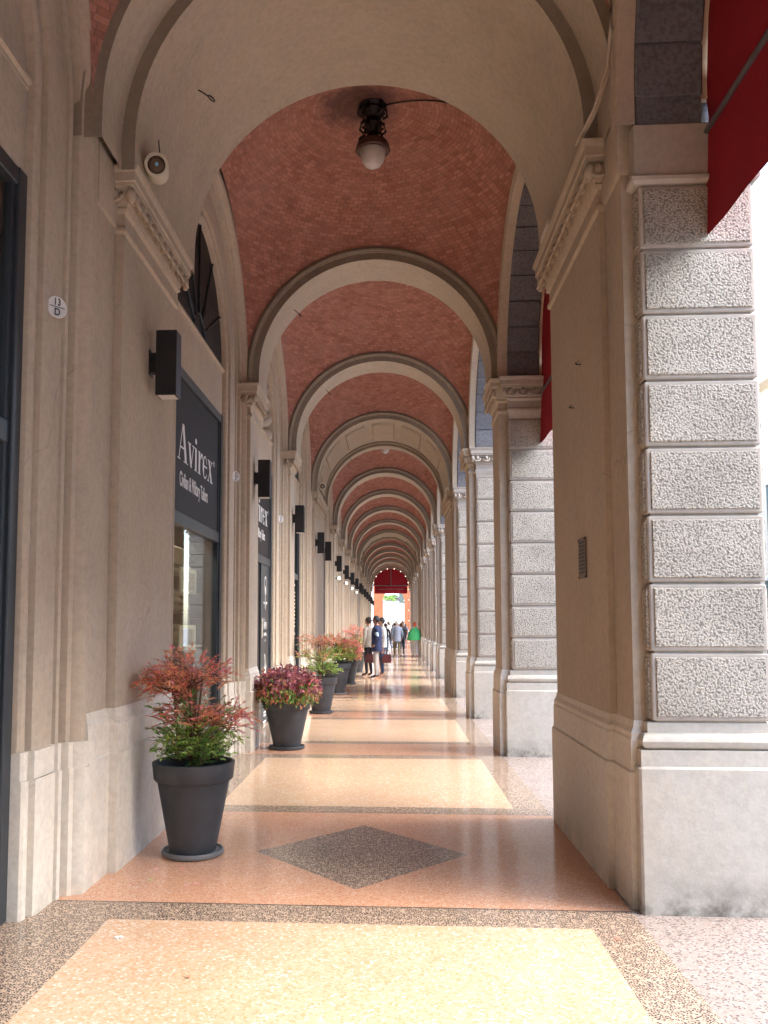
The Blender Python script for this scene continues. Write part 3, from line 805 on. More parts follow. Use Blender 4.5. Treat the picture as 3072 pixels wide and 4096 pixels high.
for v, w, n in ((-1.40, .07, 2), (-1.55, .03, 1), (-1.66, .10, 3), (-1.86, .11, 2), (-2.0, .16, 2)):
    for j in range(n): lg.poly([(-w, v-.045*j, 0), (w, v-.045*j, 0), (w, v-.045*j-.028, 0), (-w, v-.045*j-.028, 0)])
obj('door_emblem', on_left(lg, -1.992, .66, 2.05, 1, .9), M_WHITE, SF[3])
# gold letters on the third bay window are copied from the plain bay: a separate signed strip
gt = thing('window_lettering', 'column of small pale gold dots on the third shop window', 'lettering', (-2.005, BAYS[4]+.62, 0))
gm = MB()
for k in range(14):
    z = 2.32-.075*k
    if k in (1, 12): continue
    gm.box(0, .006, -.06, .06, z-.016, z+.016)
obj('letters', gm, M_GOLD, gt)

# ------------------------------------------------------------------ things on the walls
def house_number(y, z, a, b, label):
    t = thing('house_number', label, 'house number', (-1.868, y, z), 'oval enamel house numbers', rz=R(-38))
    mt = MB(); mt.box(-.045, .002, -.02, .02, -.02, .02); obj('mount', mt, M_IRON, t)
    m = MB(); m.lathe([(.0, .0), (.060, 0), (.062, .004), (.058, .008), (.054, .006), (.0, .007)], 28, axis='x', sx=1.02, sy=1); obj('plate', m, M_ENAM, t, smooth=40)
    i = MB(); i.add(on_left(text_mesh(a, .056, .0006, .8), .009, 0, .010)); i.add(on_left(text_mesh(b, .056, .0006, .9), .009, 0, -.047)); i.box(.0085, .0095, -.046, .046, -.002, .0015)
    obj('numerals', i, M_INK, t)
house_number(4.545, 3.27, '13', 'D', 'nearest oval enamel plate, reading 13 over D')
house_number(9.97, 3.27, '12', 'C', 'oval enamel plate reading 12 over C, beside the black sign board')
house_number(14.02, 3.27, '12', 'B', 'small oval enamel plate beside the grey door bay')
# wall lamps
def wall_lamp(label):
    t = thing('wall_lamp', label, 'wall lamp', (0, 0, 0), 'black box wall lamps on the pilasters')
    b = MB(); b.bbox(.055, .205, -.07, .07, -.235, .235, .004); o = obj('lamp_box', b, M_BLK, t)
    g = MB(); g.box(.07, .19, -.058, .058, -.237, -.234); obj('lens', g, M_GLOBE, o)
    a = MB(); a.box(.0, .056, -.035, .035, -.06, .08); a.box(0, .008, -.05, .05, -.08, .10); obj('bracket', a, M_BLK, t)
    return t
lamp = wall_lamp('nearest black box wall lamp, on the broad pilaster')
lamp.location = (XL, 5.93, 3.365)
spots = [(i, (PIERS[i][0]+PIERS[i][1])/2) for i in range(3, len(PIERS)) if PIERS[i][2] == 'n'] + [(i, PIERS[i][0]+o) for i in range(3, len(PIERS)) if PIERS[i][2] == 'w' for o in (.55, 2.65)]
spots.sort(key=lambda s: s[1]); seen = {}
for i, y in spots:
    n = pier_no(i); w = PIERS[i][2] == 'w'
    k = seen.get(i, 0); seen[i] = k+1
    lab = f'black box wall lamp on the {ORD[n]} pilaster' + ((', nearer of its two' if k == 0 else ', farther of its two') if w else '')
    dup(lamp, (XL, y, 3.33), lab)
# round white lights under some far lamps
gl0 = None
for i in (6, 7, 8, 9):
    n = pier_no(i); yy = PIERS[i][1]-.1
    lab = f'small round white spotlight below the lamp of the {ORD[n]} pilaster'
    if gl0 is None:
        gl0 = thing('spotlight', lab, 'spotlight', (XL, yy, 2.92), 'small white spotlights on far pilasters')
        m = MB(); m.ball((.11, 0, 0), .05, .05, .055, 14, 10); obj('globe', m, emis('spot_glow', (1, .95, .85), .3), gl0, smooth=True)
        m = MB(); m.tube([(0, 0, 0), (.06, 0, 0)], .02, 8); obj('stem', m, M_BLK, gl0)
    else: dup(gl0, (XL, yy, 2.97), lab)
# loudspeakers
def speaker(label):
    t = thing('loudspeaker', label, 'loudspeaker', (0, 0, 0), 'round loudspeakers on the pilaster capitals')
    m = MB(); m.lathe([(.072, .26), (.088, .24), (.092, .02), (.094, 0), (.086, -.004), (.072, -.002), (.070, .012)], 28, axis='y'); o = obj('case', m, M_CREAM, t, smooth=40)
    g = MB(); g.lathe([(.07, .010), (.04, .004), (.0, .001)], 24, axis='y'); obj('grille', g, M_SPKF, t, smooth=True)
    g = MB(); g.ball((.002, -.001, .004), .014, .004, .016, 10, 6); obj('badge', g, M_BLUE, t)
    b = MB(); b.tube([(.0, .2, .08), (.01, .22, .16), (.0, .25, .26)], .005, 6); obj('mount', b, M_BLK, t)
    return t
sp = speaker('cream round loudspeaker on the nearest left capital'); sp.scale = (.82, .9, .82); sp.location = (-1.535, 5.30, 4.505); sp.rotation_euler = (R(14), 0, R(12))
for i, lab in ((5, 'cream loudspeaker on the fourth pilaster capital'), (10, 'small loudspeaker on the ninth pilaster capital')):
    dup(sp, (-1.55, PIERS[i][0]+.25, 4.55), lab)
# security alarm box beside second lamp
al = thing('alarm_box', 'small cream alarm box above the second wall lamp', 'alarm box', (-1.99, 11.35, 3.86))
m = MB(); m.bbox(0, .10, -.09, .09, -.17, .15, .03); obj('housing', m, M_CREAM, al, smooth=40)
# small white junction strips on right capitals
js = None
for i in range(2, 10):
    a, b, k = PIERS[i]; n = pier_no(i)
    lab = f'white electrical strip on the capital of the {ORD[n]} pillar'
    yy = a+ (1.55 if k == 'p1' else .3)
    if js is None:
        js = thing('junction_strip', lab, 'junction box', (XR-.10, yy, 4.46), 'white strips on the pillar capitals')
        m = MB(); m.bbox(-.02, .02, -.16, .16, -.018, .03, .004); obj('cover', m, M_CREAM, js)
        m = MB(); m.bbox(-.023, -.0195, -.13, .13, -.008, .02, .001); obj('lid', m, M_ENAM, js)
    else: dup(js, (XR-.10, yy, 4.46), lab)
# plaque and small hooks on the first pillar
pq = thing('plaque', 'small worn metal plaque on the nearest pillar', 'plaque', (XR-.003, 5.79, 1.95))
m = MB(); m.bbox(-.008, 0, -.105, .105, -.135, .135, .002); obj('plate', m, M_PLAQ, pq)
m = MB()
for r_ in range(9):
    z = .10-.025*r_; c = -.08
    while c < .075:
        w = random.uniform(.012, .035)
        m.box(-.0095, -.0078, c, min(.085, c+w), z, z+.011); c += w+.010
obj('engraving', m, M_INK, pq)
m = MB()
for y_, z_ in ((-.095, -.125), (.095, -.125), (-.095, .125), (.095, .125)): m.ball((-.009, y_, z_), .004, .007, .007, 8, 6)
obj('screws', m, M_IRON, pq)
hk = None
for (y_, z_, lab) in ((5.75, 3.26, 'upper bent iron nail on the nearest pillar'), (5.98, 3.02, 'lower bent iron nail on the nearest pillar')):
    hk = MB(); hk.tube([(0, 0, 0), (-.03, 0, 0), (-.035, 0, .012)], .004, 6); hk.tube([(-.03, 0, 0), (-.03, -.07, .002)], .003, 6)
    tag(obj('bent_nail', hk, M_IRON, loc=(XR, y_, z_)), lab, 'nail', 'bent nails on the pillar')
# eye hooks in the arch undersides
for i, ang, dy, s in ((2, 146, 1.05, 1.0), (3, 137, .42, .9), (4, 132, .4, .9), (5, 128, 2.7, .9), (6, 128, .4, .9)):
    a = R(ang); rr = RI
    m = MB(); c = Vector((CX+rr*math.cos(a), 0, ZS+rr*math.sin(a))); inn = Vector((-math.cos(a), 0, -math.sin(a)))
    e = c+inn*.09*s
    m.tube([c, c+inn*.03+Vector((0, -.01, 0)), e], .005*s, 6)
    m.tube([e+inn*.028*s*(1+math.cos(t2))*1+Vector((0, 1, 0))*.028*s*math.sin(t2) for t2 in [PI+2*PI*k/12 for k in range(13)]], .005*s, 6)
    tag(obj('eye_hook', m, M_IRON, loc=(0, PIERS[i][0]+dy, 0)), f'iron eye hook under the {ORD[pier_no(i)]} arch', 'hook', 'eye hooks in the arches')
# cables on the right side arch of the first bays
cb = MB()
cb.tube([(1.245, 4.86, 6.6), (1.25, 4.80, 5.6), (1.255, 4.72, 5.05), (1.25, 4.70, 4.86), (1.262, 4.82, 4.72), (1.22, 4.98, 4.58), (1.16, 5.12, 4.47)], .014, 8)
cb.tube([(1.24, 4.84, 6.6), (1.235, 4.78, 5.6), (1.24, 4.70, 5.05), (1.235, 4.68, 4.86), (1.24, 4.80, 4.70), (1.20, 4.96, 4.56), (1.13, 5.14, 4.45)], .009, 8)
tag(obj('cable', cb, M_ST, smooth=True), 'pair of cables running down to the nearest right capital', 'cable')
cb = MB(); S = Vector((CX, 8.5, ZS)); pts = []
for k in range(14):
    u = k/13; d = Vector((.12+u*1.40, -.02-.35*u-.10*math.sin(u*PI), 0))
    z = math.sqrt(max(.01, (RV-.02)**2-d.x**2-d.y**2)); pts.append(S+Vector((d.x, d.y, z)))
cb.tube(pts, .008, 6)
tag(obj('lamp_cable', cb, M_IRON, smooth=True), 'thin cable across the brick vault to the hanging lantern', 'cable')

# ------------------------------------------------------------------ hanging lantern
def lantern(label):
    t = thing('ceiling_lantern', label, 'lantern', (0, 0, 0), 'ceiling lanterns in the vaults')
    m = MB(); m.lathe([(.0, 0), (.15, -.0), (.16, -.03), (.12, -.06), (.135, -.09), (.11, -.14), (.07, -.17), (.075, -.22), (.10, -.26), (.08, -.30), (.06, -.36), (.085, -.42), (.11, -.47), (0, -.48)], 20)
    for k in range(6):
        a = 2*PI*k/6+.2; c, s = math.cos(a), math.sin(a)
        pts = [(.09, -.02), (.16, -.06), (.17, -.14), (.12, -.17), (.11, -.12), (.14, -.10)]
        m.tube([(r*c, r*s, z) for r, z in pts], .018, 6)
        pts = [(.07, -.20), (.13, -.24), (.15, -.33), (.11, -.37), (.085, -.32), (.12, -.29)]
        m.tube([(r*c, r*s, z) for r, z in pts], .016, 6)
        m.tube([(.10*c, .10*s, -.40), (.15*c, .15*s, -.44), (.16*c, .16*s, -.50)], .016, 6)
    obj('cast_bracket', m, M_IRON, t, smooth=40)
    m = MB(); m.lathe([(.09, -.46), (.15, -.47), (.18, -.50), (.195, -.55), (.20, -.58), (.185, -.595), (.15, -.585), (.13, -.55)], 32); obj('lamp_ring', m, M_BRONZE, t, smooth=40)
    m = MB(); m.lathe([(.148, -.565), (.146, -.60), (.138, -.66), (.118, -.72), (.085, -.765), (.045, -.79), (.015, -.802), (.0, -.803)], 32); obj('glass_bowl', m, M_GLOBE, t, smooth=True)
    return t
ln = lantern('dark cast iron lantern with a frosted bowl under the nearest brick vault'); ln.location = (CX+.03, 8.5, ZS+RV+.01); ln.scale = (.9, .9, .86)
dup(ln, (CX, BAYS[5], ZS+RV+.01), 'small white bowl lantern just past the first coffered arch')

# ------------------------------------------------------------------ awnings
def awning(label):
    t = thing('awning', label, 'awning', (0, 0, 0), 'red cloth awnings in the street arches')
    X = 1.765; zb = 4.24; zc = 4.45; r = 1.63; zl = 3.66
    m = MB(); nu = 40
    top = [(X+.0, -r+2*r*k/nu) for k in range(nu+1)]
    L = [[], [], []]
    for k in range(nu+1):
        y = -r+2*r*k/nu; zt = zc+math.sqrt(max(0, r*r-y*y))
        w = .004*math.sin(k*1.1)
        L[0].append((X+w*.3, y, zb)); L[1].append((X+w+.01, y, (zb+zt)/2)); L[2].append((X, y, zt))
    m.loops([L[0], L[1], L[2]], 0, False)
    m2 = MB(); m2.add(m); m2.v = [(a+.012, b, c) for a, b, c in m2.v]; m.add(m2)
    obj('lunette_cloth', m, M_RED, t, smooth=True)
    v = MB()
    for off in (0, .008):
        L = []
        for j in range(6):
            u = j/5; L.append([(X-.01+off+.004*u*math.sin(k*.9)-.02*u, -r+2*r*k/nu, zb-.01-(zb-zl)*u) for k in range(nu+1)])
        v.loops(L, 0, False)
    obj('valance', v, M_RED, t, smooth=True)
    b = MB(); b.tube([(X-.02, -r, zb), (X-.02, r, zb)], .015, 8); obj('bar', b, M_BAR, t, smooth=True)
    b = MB(); b.tube([(X-.02, r*.995, zb-.40), (X-.06, r*1.0, zb-.40), (X-.1, r*1.02, zb-.42)], .012, 6); obj('tie_hook', b, M_BAR, t)
    return t
aw = awning('nearest red awning, at the upper right in front of the pillar'); aw.location = (0, BAYS[1], 0)
dup(aw, (0, BAYS[2], 0), 'second red awning, seen between the first and second pillars')
# end awning across the arcade
EY = 67.0
ta = thing('awning', 'red awning closing the last arch of the arcade', 'awning', (0, EY, 0))
m = MB(); m.poly([(CX+1.38*math.cos(PI*k/32), 0, 4.64+1.38*math.sin(PI*k/32)) for k in range(33)]); obj('lunette_cloth', m, M_RED, ta)
m = MB(); m.loops([[(CX-1.28+2.56*k/20, -.02-.02*math.sin(k), z) for k in range(21)] for z in (4.62, 4.01)], 0, False); obj('valance', m, M_RED, ta, smooth=True)
m = MB(); m.tube([(CX-1.4, -.04, 4.64), (CX+1.4, -.04, 4.64)], .03); m.tube([(CX, -.03, 4.64), (CX, -.03, 6.0)], .025); m.tube([(CX-1.0, -.06, 4.36), (CX+1.0, -.06, 4.36)], .015); obj('bar', m, M_BAR, ta)
tl = thing('string_light', 'string of small lit bulbs around the last arch', 'string lights', (0, 66.40, 0))
w = MB(); pts = [(CX+1.36, 0, .3+.4*k) for k in range(11)]+[(CX+1.36*math.cos(PI*k/16), 0, ZS+1.36*math.sin(PI*k/16)) for k in range(17)]+[(CX-1.36, 0, 4.3-.4*k) for k in range(11)]
w.tube(pts, .008, 5); obj('wire', w, M_BLK, tl)
bm0 = MB(); bm0.ball((0, 0, 0), .032, .032, .04, 8, 6); bme = bm0.mesh('bulb', [M_BULB], True)
for p in pts[::2]:
    o = bpy.data.objects.new('bulb', bme); COL.objects.link(o); o.parent = tl; o.location = p

# ------------------------------------------------------------------ plants
def leaflet(m, p, d, up, L, W, mi):
    s = d.cross(up)
    if s.length < 1e-3: s = d.cross(Vector((1, .1, 0)))
    s.normalize(); nrm = s.cross(d).normalized()
    a = p; b = p+d*L*.45+s*W*.5+nrm*W*.12; c = p+d*L-nrm*W*.18; e = p+d*L*.45-s*W*.5+nrm*W*.12; mid = p+d*L*.5
    n = len(m.v); m.v += [tuple(a), tuple(b), tuple(c), tuple(e), tuple(mid)]
    m.f += [(n, n+1, n+4), (n+1, n+2, n+4), (n, n+4, n+3), (n+3, n+4, n+2)]; m.m += [mi]*4
def rv(s=1): return Vector((random.gauss(0, s), random.gauss(0, s), random.gauss(0, s)))
def pick(w): return random.choices(list(w.keys()), list(w.values()))[0]
G, LI, DG, OR, RE, PK, PU, BZ, PL = range(9)
def spray(fo, st, p, d, L, n, ll, lw, w):
    """a pinnate spray with leaflets in pairs and a drooping tip"""
    c = pick(w); q = Vector(p); step = L/n
    pts = [q.copy()]
    for k in range(n):
        d = (d+Vector((0, 0, -.10))+rv(.05)).normalized(); q = q+d*step; pts.append(q.copy())
        s = d.cross(Vector((0, 0, 1)))
        if s.length < .05: s = Vector((1, 0, 0))
        s.normalize()
        for sg in (-1, 1):
            dd = (d*.75+s*sg*.8+rv(.16)).normalized()
            leaflet(fo, q, dd, Vector((0, 0, 1))+rv(.35), ll*random.uniform(.7, 1.15), lw, c if random.random() < .7 else pick(w))
    leaflet(fo, q, d, Vector((0, 0, 1)), ll, lw, c)
    st.tube(pts, .0016, 3, 0, False)
def pot(t, s=1.0, sauc=M_SAUC, h=.62, r=.285):
    m = MB(); k = r/.285
    pr = [(.150*k, .03), (.158*k, .035), (.248*k, h-.125), (.262*k, h-.122), (.272*k, h-.11), (.282*k, h-.02), (.284*k, h-.004), (.276*k, h), (.262*k, h), (.256*k, h-.012), (.250*k, h-.09)]
    m.lathe(pr, 56, cap=False); m.lathe([(.0, .032), (.150*k, .03)], 56, cap=False)
    obj('pot', m, M_POT, t, smooth=35)
    m = MB(); m.lathe([(.0, 0), (.19*k, 0), (.208*k, .010), (.212*k, .03), (.208*k, .038), (.198*k, .040), (.190*k, .028), (.0, .026)], 48); obj('saucer', m, sauc, t, smooth=40)
    m = MB(); m.lathe([(.0, h-.065), (.10*k, h-.07), (.252*k, h-.085)], 32, cap=False)
    obj('soil', m, M_SOIL, t, smooth=True)
def nandina(t, h0, tiers, stems=5, seed=1, ll=.045, lw=.014):
    random.seed(seed)
    fo, st = MB(), MB()
    for z, rx, rz, cnt, w, off in tiers:
        for k in range(cnt):
            a = random.uniform(0, 2*PI); rr = math.sqrt(random.random())
            zz = z+random.uniform(-1, 1)*rz*math.sqrt(max(0.05, 1-rr*rr))
            p = Vector((off[0]+rx*rr*math.cos(a), off[1]+rx*rr*math.sin(a), zz))
            base = Vector((off[0]*.6, off[1]*.6, z-rz*.8))
            d = (p-base); d.z = d.z*.6+.02+abs(random.gauss(0, .12)); d = (d.normalized()+rv(.3)).normalized()
            spray(fo, st, p-d*.08, d, random.uniform(.08, .15), random.randint(3, 5), ll, lw, w)
            if k % 5 == 0: st.tube([base, (base+p)/2+rv(.01), p-d*.07], .003, 4, 0, False)
    for k in range(stems):
        a = 2*PI*k/stems; b = Vector((.03*math.cos(a), .03*math.sin(a), h0-.08)); top = tiers[0][0]
        st.tube([b, b*.9+Vector((0, 0, .2))+rv(.008), Vector((.03*math.cos(a+1), .03*math.sin(a+1), (h0+top)/2)), Vector((.06*math.cos(a+.7), .06*math.sin(a+.7), top-.05))], .010, 6, 0, False, .005)
    obj('foliage', fo, LEAF, t); obj('stems', st, M_STEM, t)
    random.seed(11)
def bushy(t, z, rx, rz, cnt, w, w2, seed=3, ll=.06, lw=.030):
    random.seed(seed); fo, st = MB(), MB()
    for k in range(cnt):
        a = random.uniform(0, 2*PI); ph = math.acos(random.uniform(-.75, 1)); rr = random.uniform(.62, 1.05)+.10*math.sin(5*a+ph*3)
        n = Vector((math.sin(ph)*math.cos(a), math.sin(ph)*math.sin(a), math.cos(ph)))
        p = Vector((n.x*rx*rr, n.y*rx*rr, z+n.z*rz*rr))
        ww = w if n.z > -.05+random.gauss(0, .3) else w2
        for j in range(4):
            d = (n*.5+Vector((0, 0, -.35))+rv(.55)).normalized()
            leaflet(fo, p+rv(.012), d, n+rv(.3), ll*random.uniform(.6, 1.15), lw, pick(ww))
    for k in range(26):
        a = random.uniform(0, 2*PI); st.tube([(0, 0, z-rz), (.5*rx*math.cos(a), .5*rx*math.sin(a), z), (.85*rx*math.cos(a), .85*rx*math.sin(a), z+.35*rz)], .004, 4, 0, False)
    obj('foliage', fo, LEAF, t); obj('stems', st, M_STEM, t); random.seed(11)
GRP = 'potted shrubs along the shop wall'
H0 = .62
t = thing('potted_shrub', 'nearest charcoal pot with airy shrub, red on top and green below', 'potted plant', (-1.33, 5.70, 0), GRP); t.scale = (.96, .96, .98)
pot(t)
nandina(t, H0, [(1.22, .31, .14, 100, {RE: 3, OR: 6, PK: 4, BZ: 2}, (-.06, 0)), (1.15, .20, .10, 60, {OR: 5, BZ: 4, RE: 2}, (-.20, 0)),
                (.95, .30, .09, 95, {RE: 2, OR: 3, BZ: 3, G: 3, DG: 1, PK: 2}, (.02, 0)), (.92, .16, .08, 30, {RE: 3, PK: 5, OR: 2}, (.27, -.05)),
                (.80, .30, .11, 120, {G: 5, LI: 5, DG: 1, BZ: 1}, (.0, 0)), (.70, .23, .08, 100, {G: 5, LI: 4, DG: 2}, (.03, -.03))], 6, 5, .054, .0175)
t = thing('potted_shrub', 'charcoal pot with dense purple and red leaves spilling over its rim', 'potted plant', (-1.32, 10.6, 0), GRP)
pot(t, sauc=M_POT, r=.30, h=.60); bushy(t, .73, .39, .25, 1250, {PU: 6, PL: 3, RE: 1, PK: 1, BZ: 2}, {G: 3, RE: 1, BZ: 4, DG: 2, LI: 1})
t = thing('potted_shrub', 'third potted shrub with wispy reddish top and yellow green base', 'potted plant', (-1.26, 14.9, 0), GRP)
pot(t, sauc=M_POT)
nandina(t, H0, [(1.25, .38, .13, 80, {RE: 3, BZ: 5, OR: 2, G: 1}, (-.08, 0)), (1.0, .40, .13, 120, {LI: 4, G: 3, OR: 2, BZ: 3}, (-.05, 0)), (.78, .33, .13, 150, {G: 3, LI: 6, DG: 1}, (0, 0))], 5, 8, .05, .017)
t = thing('potted_shrub', 'fourth potted shrub, orange red on top and lime green below', 'potted plant', (-1.27, 19.0, 0), GRP)
pot(t, r=.33, h=.68)
nandina(t, .68, [(1.18, .40, .14, 120, {RE: 4, OR: 6, BZ: 1}, (-.03, 0)), (1.02, .42, .15, 130, {OR: 3, LI: 5, G: 3, BZ: 1}, (0, 0)), (.85, .42, .14, 170, {LI: 6, G: 4, DG: 1}, (0, 0))], 5, 9, .055, .02)
t = thing('potted_shrub', 'fifth potted shrub with dark plum and red foliage, half hidden', 'potted plant', (-1.18, 22.3, 0), GRP)
pot(t, sauc=M_POT); bushy(t, .85, .36, .30, 700, {PL: 3, RE: 4, BZ: 3, PK: 1}, {G: 3, RE: 2, BZ: 3}, 5)
t = thing('potted_shrub', 'farthest potted shrub, pinkish red crown over bright green leaves', 'potted plant', (-1.20, 27.6, 0), GRP)
pot(t, r=.33, h=.66)
nandina(t, .66, [(1.30, .42, .20, 130, {PK: 4, RE: 4, OR: 4}, (-.05, 0)), (1.05, .42, .15, 110, {OR: 4, LI: 4, G: 3}, (0, 0)), (.85, .40, .16, 140, {LI: 5, G: 5}, (.05, 0))], 5, 12, .06, .022)
# fallen leaves and scraps on the floor
random.seed(4)
for k, (x, y, mi, lab) in enumerate(((-1.47, 5.30, 5, 'pink fallen leaf between the wall and the nearest pot'), (-1.33, 5.32, 4, 'red fallen leaf at the foot of the nearest saucer'), (-1.42, 5.08, 1, 'yellow fallen leaf on the orange floor'),
                                     (-1.21, 4.98, 5, 'pink fallen leaf in front of the nearest pot'), (-1.18, 5.03, 5, 'second pink leaf in front of the nearest pot'), (1.08, 4.28, 4, 'tiny red leaf on the dark floor border at right'), (-.9, 3.75, 7, 'brown leaf scrap on the yellow floor panel'))):
    m = MB(); a = random.uniform(0, 6)
    leaflet(m, Vector((0, 0, .006)), Vector((math.cos(a), math.sin(a), .05)), Vector((0, 0, 1)), .05, .018, 0)
    tag(obj('fallen_leaf', m, LEAF[mi], loc=(x, y, 0)), lab, 'leaf', 'fallen leaves on the floor')
for x, y, s, lab in ((-1.33, 4.17, 1, 'crumpled white paper scrap on the yellow floor panel'), (-.46, 3.82, .45, 'tiny white crumb in the middle of the yellow panel')):
    m = MB()
    for k in range(5): m.ball((random.uniform(-.014, .014)*s, random.uniform(-.01, .01)*s, .006*s), .010*s, .008*s, .007*s, 6, 4)
    tag(obj('paper_scrap', m, M_WHITE, loc=(x, y, 0)), lab, 'litter')

# ------------------------------------------------------------------ inside the shop
Y0 = 8.5
sh = thing('shop_shelf', 'thin metal shelving inside the shop window', 'shelf', (-2.98, 9.25, 0))
f = MB()
for dx in (0, .5):
    for dy in (0, 1.0): f.box(dx-.012, dx+.012, dy-.012, dy+.012, 0, 2.15)
obj('posts', f, M_BAR, sh)
for z in (.45, .85, 1.25, 1.65, 2.1):
    f = MB(); f.box(-.02, .52, -.02, 1.02, z, z+.025); obj('shelf_board', f, M_BAR, sh)
for k, (z, c, nm, lab, cat) in enumerate(((1.275, (.50, .44, .30), 'folded_clothes', 'folded beige clothes on the middle shelf in the shop', 'clothes'), (.475, (.08, .07, .06), 'folded_clothes', 'dark folded clothes on the lowest shelf in the shop', 'clothes'), (1.675, (.65, .63, .58), 'folded_clothes', 'white folded clothes on the upper shelf in the shop', 'clothes'))):
    m = MB()
    for j in range(3): m.bbox(-2.94, -2.52, 9.30, 10.15, z+.085*j, z+.08+.085*j, .03)
    tag(obj(nm, m, plain('cloth_'+str(k), c, .9)), lab, cat)
ac = thing('air_conditioner', 'white air conditioner box above the shelves in the shop', 'air conditioner', (-2.66, 9.8, 2.13))
m = MB(); m.bbox(-.15, .15, -.40, .40, 0, .30, .02); obj('body', m, M_CREAM, ac)
m = MB(); m.box(.151, .155, -.35, .35, .04, .09); m.box(-.12, .12, -.404, -.401, .04, .09); obj('vent', m, M_METAL, ac)
for z, lab, s in ((1.95, 'upper framed sketch hanging in the shop window', 1), (1.38, 'middle framed sketch hanging in the shop window', 1), (.62, 'lowest framed sketch hanging in the shop window', 1)):
    t = thing('framed_picture', lab, 'picture', (-2.07, 8.52, z), 'framed sketches in the shop window')
    m = MB(); m.bbox(-.006, .006, -.34, .34, -.125, .125, .003); obj('mount', m, plain('paper_cream', (.78, .72, .52), .7, var=.03), t)
    m = MB(); m.box(.007, .009, -.25, .25, -.085, .085); obj('print', m, plain('print_sepia', (.34, .28, .17), .7, var=.6, scale=9), t)
cl = thing('shop_ceiling_light', 'round lit ceiling light inside the shop', 'ceiling light', (-2.75, 9.0, 3.25))
m = MB(); m.lathe([(.0, -.06), (.16, -.05), (.18, 0), (0, .03)], 24); obj('diffuser', m, M_SHOPL, cl)

